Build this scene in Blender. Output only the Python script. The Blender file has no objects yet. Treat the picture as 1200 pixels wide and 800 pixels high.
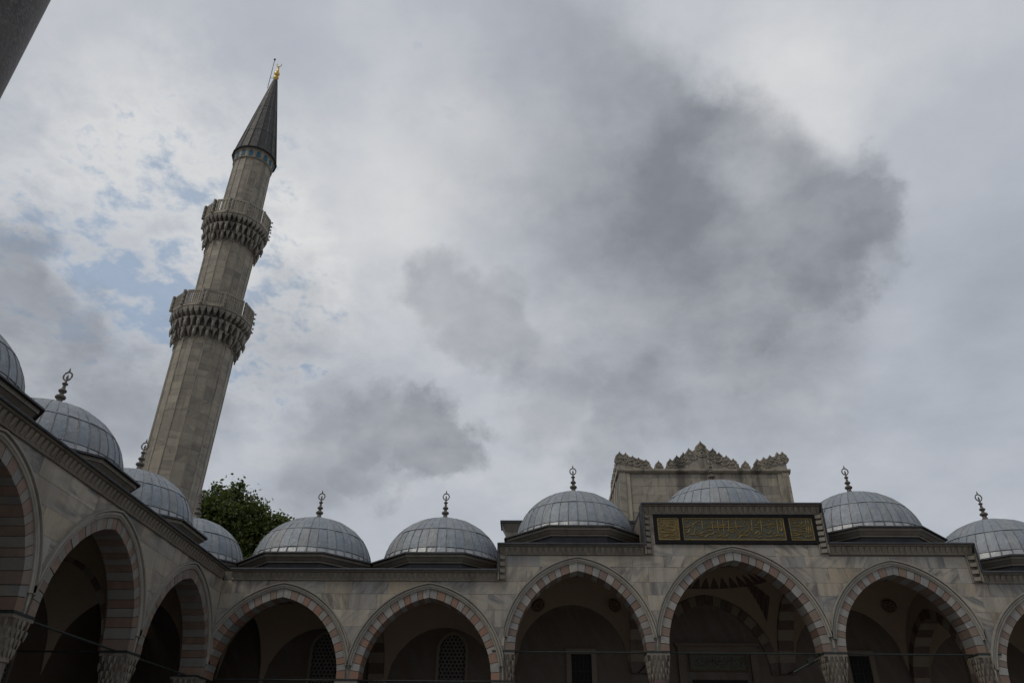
import bpy, bmesh, math, random
from math import sin, cos, pi, sqrt, radians, acos
from mathutils import Vector, Matrix
random.seed(7)
sc = bpy.context.scene
C = sc.collection

# ------------------------------------------------------------------ camera
P, R, YW = radians(30.859), radians(.66), radians(-1.666)
fw = Vector((sin(YW)*cos(P), cos(YW)*cos(P), sin(P)))
rt0 = Vector((cos(YW), -sin(YW), 0))
up0 = rt0.cross(fw)
rt = rt0*cos(R) + up0*sin(R)
up = -rt0*sin(R) + up0*cos(R)
cd = bpy.data.cameras.new('camera')
cam = bpy.data.objects.new('camera', cd); C.objects.link(cam)
cd.sensor_width = 36; cd.lens = 888.226*36/1200
cd.clip_start = .1; cd.clip_end = 5000
cam.matrix_world = Matrix(((rt.x, up.x, -fw.x, 0), (rt.y, up.y, -fw.y, -32.299), (rt.z, up.z, -fw.z, 1.6), (0, 0, 0, 1)))
sc.camera = cam

# ------------------------------------------------------------------ exposure, sun, sky
sc.view_settings.view_transform = 'Standard'; sc.view_settings.look = 'None'
sc.view_settings.exposure = 0.15; sc.view_settings.gamma = 1
sun_dir = Vector((-.55, -.40, .85)).normalized()          # towards the veiled sun
sl = bpy.data.lights.new('sun', 'SUN'); sl.energy = 1.05; sl.angle = radians(16); sl.color = (1, .92, .80)
so = bpy.data.objects.new('sun', sl); C.objects.link(so)
so.rotation_euler = sun_dir.to_track_quat('Z', 'Y').to_euler(); so.location = (0, -20, 60)


class NT:
    """small node-tree helper"""
    def __init__(s, tree): s.t = tree; s.n = tree.nodes; s.l = tree.links
    def new(s, typ, ins=None, **kw):
        nd = s.n.new(typ)
        for k, v in kw.items(): setattr(nd, k, v)
        for k, v in (ins or {}).items(): s.set(nd.inputs[k], v)
        return nd
    def set(s, sock, v):
        if hasattr(v, 'is_output') or isinstance(v, bpy.types.NodeSocket): s.l.new(v, sock)
        else: sock.default_value = v
    def math(s, op, a, b=0., c=0., clamp=False):
        nd = s.n.new('ShaderNodeMath'); nd.operation = op; nd.use_clamp = clamp
        s.set(nd.inputs[0], a); s.set(nd.inputs[1], b); s.set(nd.inputs[2], c)
        return nd.outputs[0]
    def vmath(s, op, a, b=(0, 0, 0)):
        nd = s.n.new('ShaderNodeVectorMath'); nd.operation = op
        s.set(nd.inputs[0], a)
        if op == 'SCALE': s.set(nd.inputs[3], b)
        else: s.set(nd.inputs[1], b)
        return nd.outputs['Value' if op in ('DISTANCE', 'LENGTH', 'DOT_PRODUCT') else 'Vector']
    def noise(s, vec, scale, detail=4, rough=.55, dist=0., col=False):
        nd = s.new('ShaderNodeTexNoise', {'Vector': vec, 'Scale': scale, 'Detail': detail, 'Roughness': rough, 'Distortion': dist})
        return nd.outputs['Color' if col else 'Fac']
    def mr(s, v, a, b, c=0., d=1., interp='LINEAR'):
        nd = s.n.new('ShaderNodeMapRange'); nd.interpolation_type = interp
        for i, q in enumerate((v, a, b, c, d)): s.set(nd.inputs[i], q)
        return nd.outputs[0]
    def mix(s, f, a, b, blend='MIX'):
        nd = s.n.new('ShaderNodeMix'); nd.data_type = 'RGBA'; nd.blend_type = blend
        s.set(nd.inputs['Factor'], f)
        for nm, v in (('A', a), ('B', b)):
            sk = [i for i in nd.inputs if i.name == nm and i.type == 'RGBA'][0]
            s.set(sk, v if not isinstance(v, tuple) or len(v) == 4 else v + (1,))
        return [o for o in nd.outputs if o.type == 'RGBA'][0]
    def ramp(s, f, stops):
        nd = s.n.new('ShaderNodeValToRGB'); s.set(nd.inputs[0], f)
        e = nd.color_ramp.elements
        while len(e) < len(stops): e.new(.5)
        for el, (p, c) in zip(e, stops): el.position = p; el.color = c + (1,) if len(c) == 3 else c
        return nd.outputs[0]


w = bpy.data.worlds.new('World'); sc.world = w; w.use_nodes = True; w.cycles.sampling_method = 'MANUAL'; w.cycles.sample_map_resolution = 512
t = NT(w.node_tree); t.n.clear()
out = t.new('ShaderNodeOutputWorld'); bg = t.new('ShaderNodeBackground', {'Strength': .1})
t.l.new(bg.outputs[0], out.inputs[0])
sky = t.new('ShaderNodeTexSky', sky_type='NISHITA', sun_disc=False)
sky.sun_elevation = math.asin(sun_dir.z); sky.sun_rotation = math.atan2(sun_dir.x, sun_dir.y)
sky.air_density = 1.2; sky.dust_density = 2.5
D = t.new('ShaderNodeTexCoord').outputs['Generated']
nz = t.new('ShaderNodeSeparateXYZ', {0: D}).outputs[2]
# cloud sheet: view direction projected on a level layer, so cloud shrinks towards the horizon
zc = t.math('ADD', t.math('MAXIMUM', nz, 0.), .30)
plane = t.vmath('DIVIDE', D, t.new('ShaderNodeCombineXYZ', {0: zc, 1: zc, 2: zc}).outputs[0])
w1 = t.vmath('SUBTRACT', t.noise(D, 4., 3, .55, col=True), (.5, .5, .5))
w2 = t.vmath('SUBTRACT', t.noise(D, 13., 6, .66, col=True), (.5, .5, .5))
warped = t.vmath('ADD', D, t.vmath('ADD', t.vmath('SCALE', w1, .16), t.vmath('SCALE', w2, .085)))
vp = t.vmath('ADD', D, t.vmath('SCALE', w2, .06))
v1 = t.new('ShaderNodeTexVoronoi', {'Vector': vp, 'Scale': 13.}).outputs['Distance']
v2 = t.new('ShaderNodeTexVoronoi', {'Vector': vp, 'Scale': 31.}).outputs['Distance']
puff = t.math('ADD', t.math('MULTIPLY', t.math('SUBTRACT', v1, .50), .060), t.math('MULTIPLY', t.math('SUBTRACT', v2, .50), .030))   # rounded billows along cloud edges
def masses(lst, op='ADD', puffy=False):
    """cloud masses by compass direction: centre, angular radius, amount, hardness of the edge"""
    acc = None
    for c, r, a, soft in lst:
        d = t.vmath('DISTANCE', warped, c)
        if puffy: d = t.math('ADD', d, puff)
        v = t.mr(d, r*soft, r*(1.12 if puffy else 1.35), a, 0., 'SMOOTHSTEP')
        acc = v if acc is None else t.math(op, acc, v)
    return acc
fb = t.noise(plane, 2.0, 5, .5, .3)
fb2 = t.noise(plane, 6.5, 9, .58, 0.)
fb3 = t.noise(plane, 17., 7, .60, .15)
mott = masses([((-.45, .69, .55), .22, 1., .4), ((-.30, .80, .50), .14, .6, .3)])
bright = masses([((.32, .61, .73), .10, .17, .3), ((-.42, .58, .70), .16, .08, .3), ((-.208, .729, .652), .17, .13, .3), ((-.427, .68, .597), .16, .14, .3), ((-.315, .77, .55), .12, .10, .3),
                 ((-.03, .90, .43), .13, .08, .3), ((.387, .812, .436), .13, .05, .4), ((.441, .70, .55), .10, .06, .3), ((.525, .696, .49), .20, -.12, .3), ((.30, .92, .22), .25, -.08, .2), ((-.33, .60, .72), .12, -.10, .3)])
tone = t.math('ADD', t.math('ADD', .56, bright), t.math('ADD', t.math('MULTIPLY', t.math('SUBTRACT', fb, .5), .45), t.math('MULTIPLY', t.math('SUBTRACT', fb2, .5), .35)))
tone = t.math('ADD', tone, t.math('MULTIPLY', mott, t.math('MULTIPLY', t.math('SUBTRACT', fb3, .47), .75)))
high = t.ramp(tone, [(.0, (2.3, 2.56, 2.95)), (.3, (3.05, 3.4, 3.9)), (.55, (4.2, 4.46, 4.92)), (.8, (5.9, 6.0, 6.12)), (1., (7.1, 7.05, 6.9))])
gsum = masses([((-.50, .70, .50), .11, .10, .4), ((-.42, .69, .58), .18, .10, .4), ((-.31, .82, .48), .10, .11, .4), ((-.05, .56, .82), .18, .05, .3)])
gap = t.mr(t.math('ADD', t.math('ADD', t.math('MULTIPLY', fb3, .85), t.math('MULTIPLY', fb2, .15)), gsum), .60, .76, 0., .72, 'SMOOTHSTEP')
gap = t.math('MULTIPLY', gap, t.mr(gsum, .012, .07))
blue = t.mix(.55, t.mix(1., sky.outputs[0], (.7, .85, 1.), 'MULTIPLY'), (2.7, 3.7, 4.9))
high = t.mix(gap, high, blue)
# the low dark cumulus: one great mass with a crisp right-hand edge, smaller ones to the left
def half(nrm, lo, hi): return t.mr(t.vmath('DOT_PRODUCT', warped, nrm), lo, hi, 0., 1., 'SMOOTHSTEP')
cut = t.math('MULTIPLY', half((-.499, .748, -.438), -.02, .05), half((-.9, .297, .319), -.03, .08))
soft_part = t.math('MULTIPLY', masses([((.27, .76, .60), .27, .74, .25), ((.165, .64, .75), .28, .40, .2)]), cut)
crisp = masses([((.372, .70, .61), .070, .84, .45), ((.349, .742, .572), .105, .92, .5), ((.315, .69, .652), .075, .70, .4), ((.31, .79, .53), .10, .80, .35), ((.285, .82, .495), .085, .62, .3)], 'MAXIMUM', True)
big = t.math('MAXIMUM', soft_part, crisp)
small = masses([((-.185, .905, .385), .08, .68, .42), ((-.140, .915, .378), .07, .76, .5), ((-.100, .920, .372), .055, .72, .55), ((-.26, .89, .385), .11, .52, .3),
                ((-.095, .825, .557), .08, .52, .4), ((-.05, .85, .525), .085, .52, .4), ((-.02, .865, .50), .07, .36, .3), ((-.315, .82, .48), .11, .34, .3), ((-.57, .679, .474), .085, .66, .5), ((-.54, .72, .43), .10, .6, .4),
                ((-.488, .786, .379), .14, .56, .3), ((.108, .896, .431), .11, .46, .3), ((.06, .89, .45), .10, .36, .3)], 'MAXIMUM', True)
low = t.math('ADD', big, t.math('ADD', small, masses([((.30, .82, .48), .12, .14, .3), ((.10, .70, .70), .2, .16, .2)])))
low = t.math('MULTIPLY', low, t.mr(t.math('ADD', t.math('MULTIPLY', fb2, .6), t.math('MULTIPLY', fb, .4)), .3, .62, 1.18, .74))
low = t.math('SUBTRACT', low, masses([((.255, .694, .675), .075, .46, .1), ((.084, .67, .737), .06, .22, .2), ((.29, .80, .52), .05, .14, .2)]))
low = t.math('MULTIPLY', low, 1., clamp=True)
lcol = t.ramp(t.math('ADD', t.math('MULTIPLY', fb2, .6), t.math('MULTIPLY', fb3, .4)), [(.3, (1.74, 1.90, 2.20)), (.7, (2.40, 2.56, 2.84))])
t.l.new(t.mix(low, high, lcol), bg.inputs[0])


# ------------------------------------------------------------------ materials
MATS = {}
def base_mat(name, rough=.8, metal=0., spec=.4):
    m = bpy.data.materials.new(name); m.use_nodes = True; T = NT(m.node_tree)
    b = T.n['Principled BSDF']; b.inputs['Roughness'].default_value = rough
    b.inputs['Metallic'].default_value = metal; b.inputs['Specular IOR Level'].default_value = spec
    MATS[name] = m
    return m, T, b

def piece_random(T):
    o = T.new('ShaderNodeObjectInfo').outputs['Random']
    g = T.new('ShaderNodeNewGeometry').outputs['Random Per Island']
    return T.math('FRACT', T.math('ADD', T.math('MULTIPLY', o, 7.13), T.math('MULTIPLY', g, 3.71)))

def pos(T): return T.new('ShaderNodeNewGeometry').outputs['Position']

def bump(T, b, h, strength, dist=.02):
    n = T.new('ShaderNodeBump', {'Height': h, 'Strength': strength, 'Distance': dist})
    T.l.new(n.outputs[0], b.inputs['Normal'])

def streaks(T, p, sc_xy=2.2, sc_z=.16):
    mp = T.new('ShaderNodeMapping', {'Vector': p, 'Scale': (sc_xy, sc_xy, sc_z)})
    return T.noise(mp.outputs[0], 1., 5, .6)

def marble(name, cols, vein=(.12, .125, .13), vamt=.55, dirt=.35, dirtcol=(.10, .085, .065), sxy=2.2, lo=.5, hi=.72, warm=0.):
    m, T, b = base_mat(name, .6)
    p = pos(T); rnd = piece_random(T)
    off = T.new('ShaderNodeCombineXYZ', {0: T.math('MULTIPLY', rnd, 57.), 1: T.math('MULTIPLY', rnd, 31.), 2: T.math('MULTIPLY', rnd, 83.)}).outputs[0]
    q = T.vmath('ADD', p, off)
    ang = T.math('MULTIPLY', T.math('FRACT', T.math('MULTIPLY', rnd, 13.7)), 3.1)
    rot = T.new('ShaderNodeVectorRotate', {'Vector': q, 'Angle': ang}, rotation_type='Y_AXIS').outputs[0]
    n = len(cols)
    col = T.ramp(rnd, [(i/(n-1) if n > 1 else 0, c) for i, c in enumerate(cols)])
    mp = T.new('ShaderNodeMapping', {'Vector': rot, 'Scale': (.62, .4, 2.9)})
    v1 = T.noise(mp.outputs[0], 1., 6, .62, .7)
    vm = T.mr(v1, .44, .62, 0., vamt)
    vm = T.math('MULTIPLY', vm, T.mr(T.math('FRACT', T.math('MULTIPLY', rnd, 29.3)), .15, .7, .25, 1.))
    col = T.mix(vm, col, vein)
    col = T.mix(T.mr(T.noise(p, 9., 5, .6), .35, .75, 0., .35), col, T.mix(1., col, (.72, .68, .62), 'MULTIPLY'))
    if warm: col = T.mix(T.mr(T.noise(p, .8, 6, .6), .48, .68, 0., warm), col, (.25, .19, .115))
    st = T.mr(streaks(T, p, sxy), lo, hi, 0., dirt)
    col = T.mix(st, col, dirtcol)
    T.l.new(col, b.inputs['Base Color'])
    bump(T, b, T.noise(p, 24., 6, .65), .35, .02)
    return m

GREYS = [(.285, .27, .24), (.325, .295, .24), (.215, .21, .20), (.345, .31, .255), (.295, .265, .215), (.215, .215, .21), (.315, .265, .195), (.28, .265, .235)]
marble('marble', GREYS, vein=(.085, .09, .10), vamt=.9, dirt=.58, warm=.45)
marble('pale_voussoir', [(.25, .24, .222), (.20, .195, .188), (.275, .255, .228), (.172, .17, .167), (.22, .20, .175)], vamt=.75, dirt=.4)
marble('red_voussoir', [(.14, .090, .070), (.165, .108, .083), (.115, .076, .061), (.18, .128, .10), (.135, .105, .088)], vein=(.17, .135, .11), vamt=.5, dirt=.45)
marble('pink_voussoir', [(.155, .098, .07), (.14, .09, .067), (.175, .115, .085), (.135, .098, .08), (.165, .126, .10)], vein=(.23, .18, .15), vamt=.5, dirt=.45)
marble('rose_voussoir', [(.20, .108, .07), (.175, .098, .068), (.225, .128, .085), (.16, .105, .08), (.19, .135, .105)], vein=(.21, .16, .125), vamt=.5, dirt=.4)
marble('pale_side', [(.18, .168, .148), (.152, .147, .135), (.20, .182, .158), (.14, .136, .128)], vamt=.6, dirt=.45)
marble('trim_stone', [(.23, .215, .185), (.27, .25, .215)], vamt=.3, dirt=.45)
marble('cornice_stone', [(.15, .13, .105), (.20, .175, .14), (.17, .15, .12)], vamt=.25, dirt=.55, dirtcol=(.06, .05, .04))
marble('dentil_stone', [(.17, .15, .12), (.20, .178, .145)], vamt=.3, dirt=.5, dirtcol=(.07, .055, .04))
marble('limestone', [(.245, .215, .168), (.285, .25, .192), (.195, .172, .135), (.25, .218, .17), (.305, .27, .208)], vein=(.11, .10, .085), vamt=.65, dirt=.7, dirtcol=(.075, .068, .055))
marble('tower_stone', [(0.277, 0.248, 0.201), (0.206, 0.186, 0.153), (0.313, 0.277, 0.218), (0.242, 0.212, 0.171), (0.330, 0.289, 0.218)], vein=(.10, .09, .075), vamt=.6, dirt=.72, dirtcol=(.04, .035, .03), sxy=1.5, lo=.50, hi=.63)
marble('carved_stone', [(0.236, 0.215, 0.177), (0.183, 0.165, 0.136), (0.266, 0.242, 0.198), (0.153, 0.139, 0.116)], vein=(.08, .072, .06), vamt=.7, dirt=.8, dirtcol=(.035, .031, .026))  # weathering, made darker so its dirt also paints shadow into the muqarnas
marble('capital_stone', [(.175, .16, .132), (.145, .13, .108)], vein=(.10, .065, .045), vamt=.8, dirt=.65, dirtcol=(.05, .04, .03))
marble('joint', [(.12, .11, .095), (.13, .12, .10)], vamt=.2)
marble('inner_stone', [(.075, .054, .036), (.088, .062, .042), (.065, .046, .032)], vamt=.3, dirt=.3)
marble('plaster', [(.20, .148, .105), (.21, .158, .112)], vein=(.16, .115, .065), vamt=.2, dirt=.2)
marble('porphyry', [(.085, .05, .055), (.11, .065, .065)], vein=(.06, .04, .045), vamt=.4)
marble('pale_inner', [(.125, .10, .072), (.14, .11, .08)], vamt=.3)
marble('dark_inner', [(.05, .028, .02), (.06, .034, .024)], vamt=.3)

def flat(name, col, rough=.7, metal=0., var=.25, nscale=6.):
    m, T, b = base_mat(name, rough, metal)
    n = T.noise(pos(T), nscale, 5, .6)
    dark = tuple(c*(1-var) for c in col); lite = tuple(min(1, c*(1+var)) for c in col)
    T.l.new(T.ramp(n, [(.3, dark), (.7, lite)]), b.inputs['Base Color'])
    bump(T, b, n, .2, .01)
    return m
flat('black_frame', (.010, .010, .011), .85)
MATS['black_frame'].node_tree.nodes['Principled BSDF'].inputs['Specular IOR Level'].default_value = .15
flat('panel_green', (.052, .052, .038), .6, 0, .3, 30.)
flat('panel_gold_ground', (.115, .085, .035), .5, 0, .3, 30.)
flat('gilding', (.20, .142, .045), .5, .3, .35, 20.)
flat('dull_gilding', (.05, .034, .014), .6, .2, .3, 20.)
flat('bright_gold', (.50, .33, .09), .38, .9, .3)
flat('bronze', (.10, .088, .072), .6, .2, .35, 14.)
flat('iron', (.018, .024, .022), .6, .3)
flat('dark_void', (.012, .011, .010), .9)
flat('grille_stone', (.12, .11, .095), .8)
flat('turquoise', (.018, .085, .13), .75, 0, .4, 12.)
flat('painted_dark', (.055, .035, .028), .8, 0, .4, 12.)
flat('bark', (.06, .045, .03), .9, 0, .4, 10.)

def lead(name, cols, rough, streak):
    m, T, b = base_mat(name, rough, 0. if 'dark' in name else .25, .2 if 'dark' in name else .5)
    p = pos(T); rnd = piece_random(T)
    n = len(cols)
    col = T.ramp(rnd, [(i/(n-1), c) for i, c in enumerate(cols)])
    col = T.mix(T.mr(streaks(T, p, 3.5, .5), .42, .7, 0., .55), col, streak)
    col = T.mix(T.mr(T.noise(p, 2.2, 6, .62), .45, .75, 0., .5), col, tuple(c*.62 for c in cols[0]))
    ox_ = T.noise(T.new('ShaderNodeMapping', {'Vector': p, 'Scale': (7., 7., .9)}).outputs[0], 1., 5, .6)
    col = T.mix(T.mr(ox_, .56, .70, 0., .5), col, tuple(min(.5, c*1.55) for c in cols[0]))
    T.l.new(col, b.inputs['Base Color'])
    T.l.new(T.mr(T.noise(p, 4., 4), .3, .7, rough-.04, rough+.10), b.inputs['Roughness'])
    bump(T, b, T.math('ADD', T.noise(p, 3., 4), T.math('MULTIPLY', T.noise(p, 9., 4), .5)), .6, .07)
    return m
lead('lead', [(.205, .232, .262), (.186, .214, .248), (.222, .247, .274), (.222, .226, .224), (.172, .20, .236), (.213, .24, .268)], .58, (.28, .285, .285))
lead('pale_highlight_lead', [(.30, .315, .33), (.26, .275, .295), (.34, .35, .355)], .45, (.36, .36, .36))  # whitened lead; the skirt's bright highlight is put into this colour
lead('seam_lead', [(.12, .125, .135), (.15, .155, .16)], .55, (.13, .12, .11))
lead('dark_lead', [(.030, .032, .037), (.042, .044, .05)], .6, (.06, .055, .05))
lead('spire_lead', [(.034, .033, .033), (.042, .041, .040), (.028, .028, .028)], .6, (.05, .047, .044))

m, T, b = base_mat('granite', .55)
p = pos(T); v = T.new('ShaderNodeTexVoronoi', {'Vector': p, 'Scale': 85.})
spk = T.new('ShaderNodeSeparateColor', {0: v.outputs['Color']}).outputs[0]
col = T.ramp(spk, [(.0, (.006, .006, .006)), (.3, (.022, .018, .016)), (.6, (.040, .033, .029)), (.85, (.062, .05, .043)), (1., (.09, .078, .07))])
col = T.mix(T.mr(T.noise(p, 5., 5), .35, .7, 0., .5), col, (.06, .048, .042))
T.l.new(col, b.inputs['Base Color']); bump(T, b, T.noise(p, 70., 4), .35, .004)

m, T, b = base_mat('paving', .7)
br = T.new('ShaderNodeTexBrick', {'Vector': pos(T), 'Color1': (.30, .29, .27, 1), 'Color2': (.25, .245, .235, 1), 'Mortar': (.12, .115, .105, 1), 'Scale': .8, 'Mortar Size': .012})
T.l.new(T.mix(T.mr(T.noise(pos(T), 3., 6), .35, .7, 0., .4), br.outputs[0], (.20, .19, .17)), b.inputs['Base Color'])

m, T, b = base_mat('leaf', .55)
rnd = piece_random(T)
T.l.new(T.ramp(rnd, [(0., (.024, .040, .008)), (.35, (.045, .066, .012)), (.7, (.072, .094, .016)), (1., (.105, .118, .024))]), b.inputs['Base Color'])
tr = T.new('ShaderNodeBsdfTranslucent', {0: (.09, .13, .02, 1)})
mx = T.new('ShaderNodeMixShader', {0: .25, 1: b.outputs[0], 2: tr.outputs[0]})
T.l.new(mx.outputs[0], T.n['Material Output'].inputs[0])


# ------------------------------------------------------------------ mesh helpers
class MB:
    def __init__(s): s.v = []; s.f = []
    def quad_loft(s, rings, close=False, cap=True):
        """rings: equal length closed loops of points"""
        n = len(rings[0]); o = len(s.v)
        for r in rings: s.v += [tuple(q) for q in r]
        m_ = len(rings)
        for i in range(m_ if close else m_-1):
            a = o+i*n; b2 = o+((i+1) % m_)*n
            for j in range(n):
                k = (j+1) % n
                s.f.append((a+j, a+k, b2+k, b2+j))
        if cap and not close:
            s.f.append(tuple(o+j for j in range(n))[::-1]); s.f.append(tuple(o+(m_-1)*n+j for j in range(n)))
    def hexa(s, p8):
        o = len(s.v); s.v += [tuple(q) for q in p8]
        s.f += [tuple(o+i for i in q) for q in ((0, 3, 2, 1), (4, 5, 6, 7), (0, 1, 5, 4), (1, 2, 6, 5), (2, 3, 7, 6), (3, 0, 4, 7))]
    def box(s, x0, x1, y0, y1, z0, z1, T=None):
        p = [(x0, y0, z0), (x1, y0, z0), (x1, y1, z0), (x0, y1, z0), (x0, y0, z1), (x1, y0, z1), (x1, y1, z1), (x0, y1, z1)]
        s.hexa([T(*q) for q in p] if T else p)
    def lathe(s, prof, c, n=16, rot=0., wob=None):
        o = len(s.v); k = len(prof)
        for r, z in prof:
            for j in range(n):
                a = 2*pi*j/n+rot
                s.v.append((c[0]+r*cos(a), c[1]+r*sin(a), c[2]+z))
        for i in range(k-1):
            for j in range(n):
                s.f.append((o+i*n+j, o+i*n+(j+1) % n, o+(i+1)*n+(j+1) % n, o+(i+1)*n+j))
        s.f.append(tuple(o+j for j in range(n))[::-1]); s.f.append(tuple(o+(k-1)*n+j for j in range(n)))
    def tube(s, pts, rad, n=6):
        pts = [Vector(q) for q in pts]; rings = []
        for i, q in enumerate(pts):
            d = (pts[min(i+1, len(pts)-1)]-pts[max(i-1, 0)]).normalized()
            u = d.cross(Vector((0, 0, 1)) if abs(d.z) < .9 else Vector((1, 0, 0))).normalized(); v_ = d.cross(u)
            r = rad[i] if isinstance(rad, (list, tuple)) else rad
            rings.append([q+u*r*cos(2*pi*j/n)+v_*r*sin(2*pi*j/n) for j in range(n)])
        s.quad_loft(rings)
    def strip(s, rows, n0, n1, T):
        """solid between left and right border; rows = [(z, sL, sR)]"""
        rings = [[T(a, n0, z), T(b_, n0, z), T(b_, n1, z), T(a, n1, z)] for z, a, b_ in rows]
        s.quad_loft(rings)
    def poly(s, pts, n0, n1, T):
        """convex-ish polygon (s, z) given depth"""
        o = len(s.v); k = len(pts)
        s.v += [tuple(T(a, n0, z)) for a, z in pts]+[tuple(T(a, n1, z)) for a, z in pts]
        s.f.append(tuple(range(o, o+k))); s.f.append(tuple(range(o+2*k-1, o+k-1, -1)))
        for i in range(k): j = (i+1) % k; s.f.append((o+i, o+k+i, o+k+j, o+j))
    def mesh(s, name, mat, smooth=None):
        me = bpy.data.meshes.new(name); me.from_pydata([tuple(q) for q in s.v], [], s.f)
        bm = bmesh.new(); bm.from_mesh(me); bmesh.ops.recalc_face_normals(bm, faces=bm.faces); bm.to_mesh(me); bm.free()
        me.materials.append(MATS[mat])
        if smooth is not None:
            me.polygons.foreach_set('use_smooth', [True]*len(me.polygons)); me.set_sharp_from_angle(angle=radians(smooth))
        return me
    def build(s, name, mat, parent=None, smooth=None, label=None, kind=None):
        return link(name, s.mesh(name, mat, smooth), parent, label, kind)

def link(name, me, parent=None, label=None, kind=None):
    o = bpy.data.objects.new(name, me); C.objects.link(o)
    if parent is not None:
        o.parent = parent
        o.matrix_parent_inverse = Matrix.Translation(parent_loc(parent)).inverted()
    if label: o['label'] = label
    if kind: o['kind'] = kind
    return o

def parent_loc(o):
    return o.location.copy() if o.type == 'EMPTY' else Vector((0, 0, 0))

def thing(name, label, cat, loc, group=None):
    o = bpy.data.objects.new(name, None); C.objects.link(o); o.location = loc; o.empty_display_size = .2
    o['label'] = label; o['category'] = cat
    if group: o['group'] = group
    return o


# ------------------------------------------------------------------ the ground
g = MB(); g.v = [(-1500, -1500, 0), (1500, -1500, 0), (1500, 1500, 0), (-1500, 1500, 0)]; g.f = [(0, 1, 2, 3)]
g.build('ground', 'paving', kind='structure')


# ------------------------------------------------------------------ arcades
VD = .34          # radial depth of the arch stones
WT = .85          # wall thickness
DEPTH = 6.4       # courtyard face to back wall
BACKN = -DEPTH

class Bay:
    def __init__(s, c, h, spring, k=1.208):
        s.c, s.h, s.sp = c, h, spring; s.R = k*h; s.off = (k-1)*h
    def w(s, z, d=0.):
        dz = z-s.sp
        if dz <= 0: return s.h+d
        q = (s.R+d)**2-dz*dz
        return max(0., sqrt(q)-s.off) if q > 0 else 0.
    def apex(s, d=0.): return s.sp+sqrt((s.R+d)**2-s.off**2)
    def pt(s, side, r, f):
        """point on the curve of radius R+r at fraction f (0 spring, 1 apex), side -1 left / +1 right"""
        a = acos(s.off/(s.R+r))*f
        return (s.c+side*((s.R+r)*cos(a)-s.off), s.sp+(s.R+r)*sin(a))

def front_T(s, n, z): return (s, -n, z)
def side_T(s, n, z): return (-13+n, s, z)

def arch_stones(root, bay, T, n0, n1, mats, per=14, name='voussoir', d=VD, start=0):
    for side in (-1, 1):
        cut_ = [0.]
        for i in range(per): cut_.append(cut_[-1]+random.uniform(.78, 1.22))
        for i in range(per):
            f0, f1 = cut_[i]/cut_[-1], cut_[i+1]/cut_[-1]
            j = .0022
            q = [bay.pt(side, 0, f0+j), bay.pt(side, 0, f1-j), bay.pt(side, d, f1-j), bay.pt(side, d, f0+j)]
            e = random.uniform(-.006, .012)
            mb = MB(); mb.poly(q, n0+e, n1, T)
            mb.build(name, mats[(i+start) % 2], root)

def archivolt(root, bay, T, lim, mat='trim_stone', segs=26):
    prof = [(-.005, -.02), (.0, .055), (.04, .085), (.06, .03), (.075, .025), (.10, .06), (.16, .065), (.175, .025), (.19, .025), (.20, .115), (.245, .12), (.25, -.02)]
    mb = MB()
    for side in (-1, 1):
        rings = []
        for i in range(segs+1):
            f = .1+.9*i/segs
            ring = []
            for r, n in prof:
                s_, z = bay.pt(side, VD+r, f)
                s_ = max(lim[0], min(lim[1], s_))
                if side < 0: s_ = min(s_, bay.c)
                else: s_ = max(s_, bay.c)
                ring.append(T(s_, n, z))
            rings.append(ring)
        mb.quad_loft(rings)
    return mb.build('archivolt', mat, root, smooth=35)

ROWZ = [5.42, 6.06, 6.72, 7.42, 8.1, 8.72, 9.24, 9.86, 10.33, 10.82]
def facing(root, bays, axes, segs, T, mat='marble', zmax=None, cutfn=None):
    """ashlar courses between the arches, cut along the arch curves"""
    cs = [b.c for b in bays]
    for z0, z1 in zip(ROWZ[:-1], ROWZ[1:]):
        iv = []
        for a, b_, top in segs:
            if top-.42 >= z1-.02:
                if iv and abs(iv[-1][1]-a) < 1e-6: iv[-1][1] = b_
                else: iv.append([a, b_])
        for A, B in iv:
            x = A; edges = [A]
            while True:
                x += random.uniform(1.0, 2.0)
                if x > B-.7: break
                edges.append(x)
            edges.append(B)
            for xa, xb in zip(edges[:-1], edges[1:]):
                cuts = [xa]+[c for c in cs if xa < c < xb]+[xb]
                low = [c for c in cs if xa < c < xb]
                if low and all(b2.apex(VD+.1) < z0 for b2 in bays if xa < b2.c < xb): cuts = [xa, xb]
                for pa, pb in zip(cuts[:-1], cuts[1:]):
                    mid = (pa+pb)/2
                    rows = []
                    for k in range(8):
                        z = z0+.004+(z1-z0-.008)*k/7
                        l, r = pa+.004, pb-.004
                        for b2 in bays:
                            ww = b2.w(z, VD+.1)
                            if ww <= 0: continue
                            if b2.c <= mid+1e-6 and b2.c <= pa+1e-6: l = max(l, b2.c+ww)
                            elif b2.c >= pb-1e-6: r = min(r, b2.c-ww)
                        if r-l > .015: rows.append((z, l, r))
                    if len(rows) < 2 or max(r-l for _, l, r in rows) < .06: continue
                    if all(abs(r[1]-rows[0][1]) < 1e-6 and abs(r[2]-rows[0][2]) < 1e-6 for r in rows): rows = [rows[0], rows[-1]]
                    mb = MB(); mb.strip(rows, random.uniform(-.006, .006), -.07, T)
                    mb.build('stone', mat, root)

def core(root, bay, a0, a1, top0, top1, T, n0=-.03, n1=-WT, mat='joint', name='wall', z0=None):
    """the solid wall of one bay with its arch opening"""
    mb = MB(); zb = bay.sp if z0 is None else z0
    for side, ax, top in ((-1, a0, top0), (1, a1, top1)):
        rows = []
        zs = [zb+(bay.apex(VD)-zb)*k/22 for k in range(23)]
        for z in zs+[top]:
            ww = bay.w(z, VD)
            e = bay.c+side*ww
            rows.append((z, min(ax, e), max(ax, e)))
        mb.strip(rows, n0, n1, T)
    return mb.build(name, mat, root)

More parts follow.
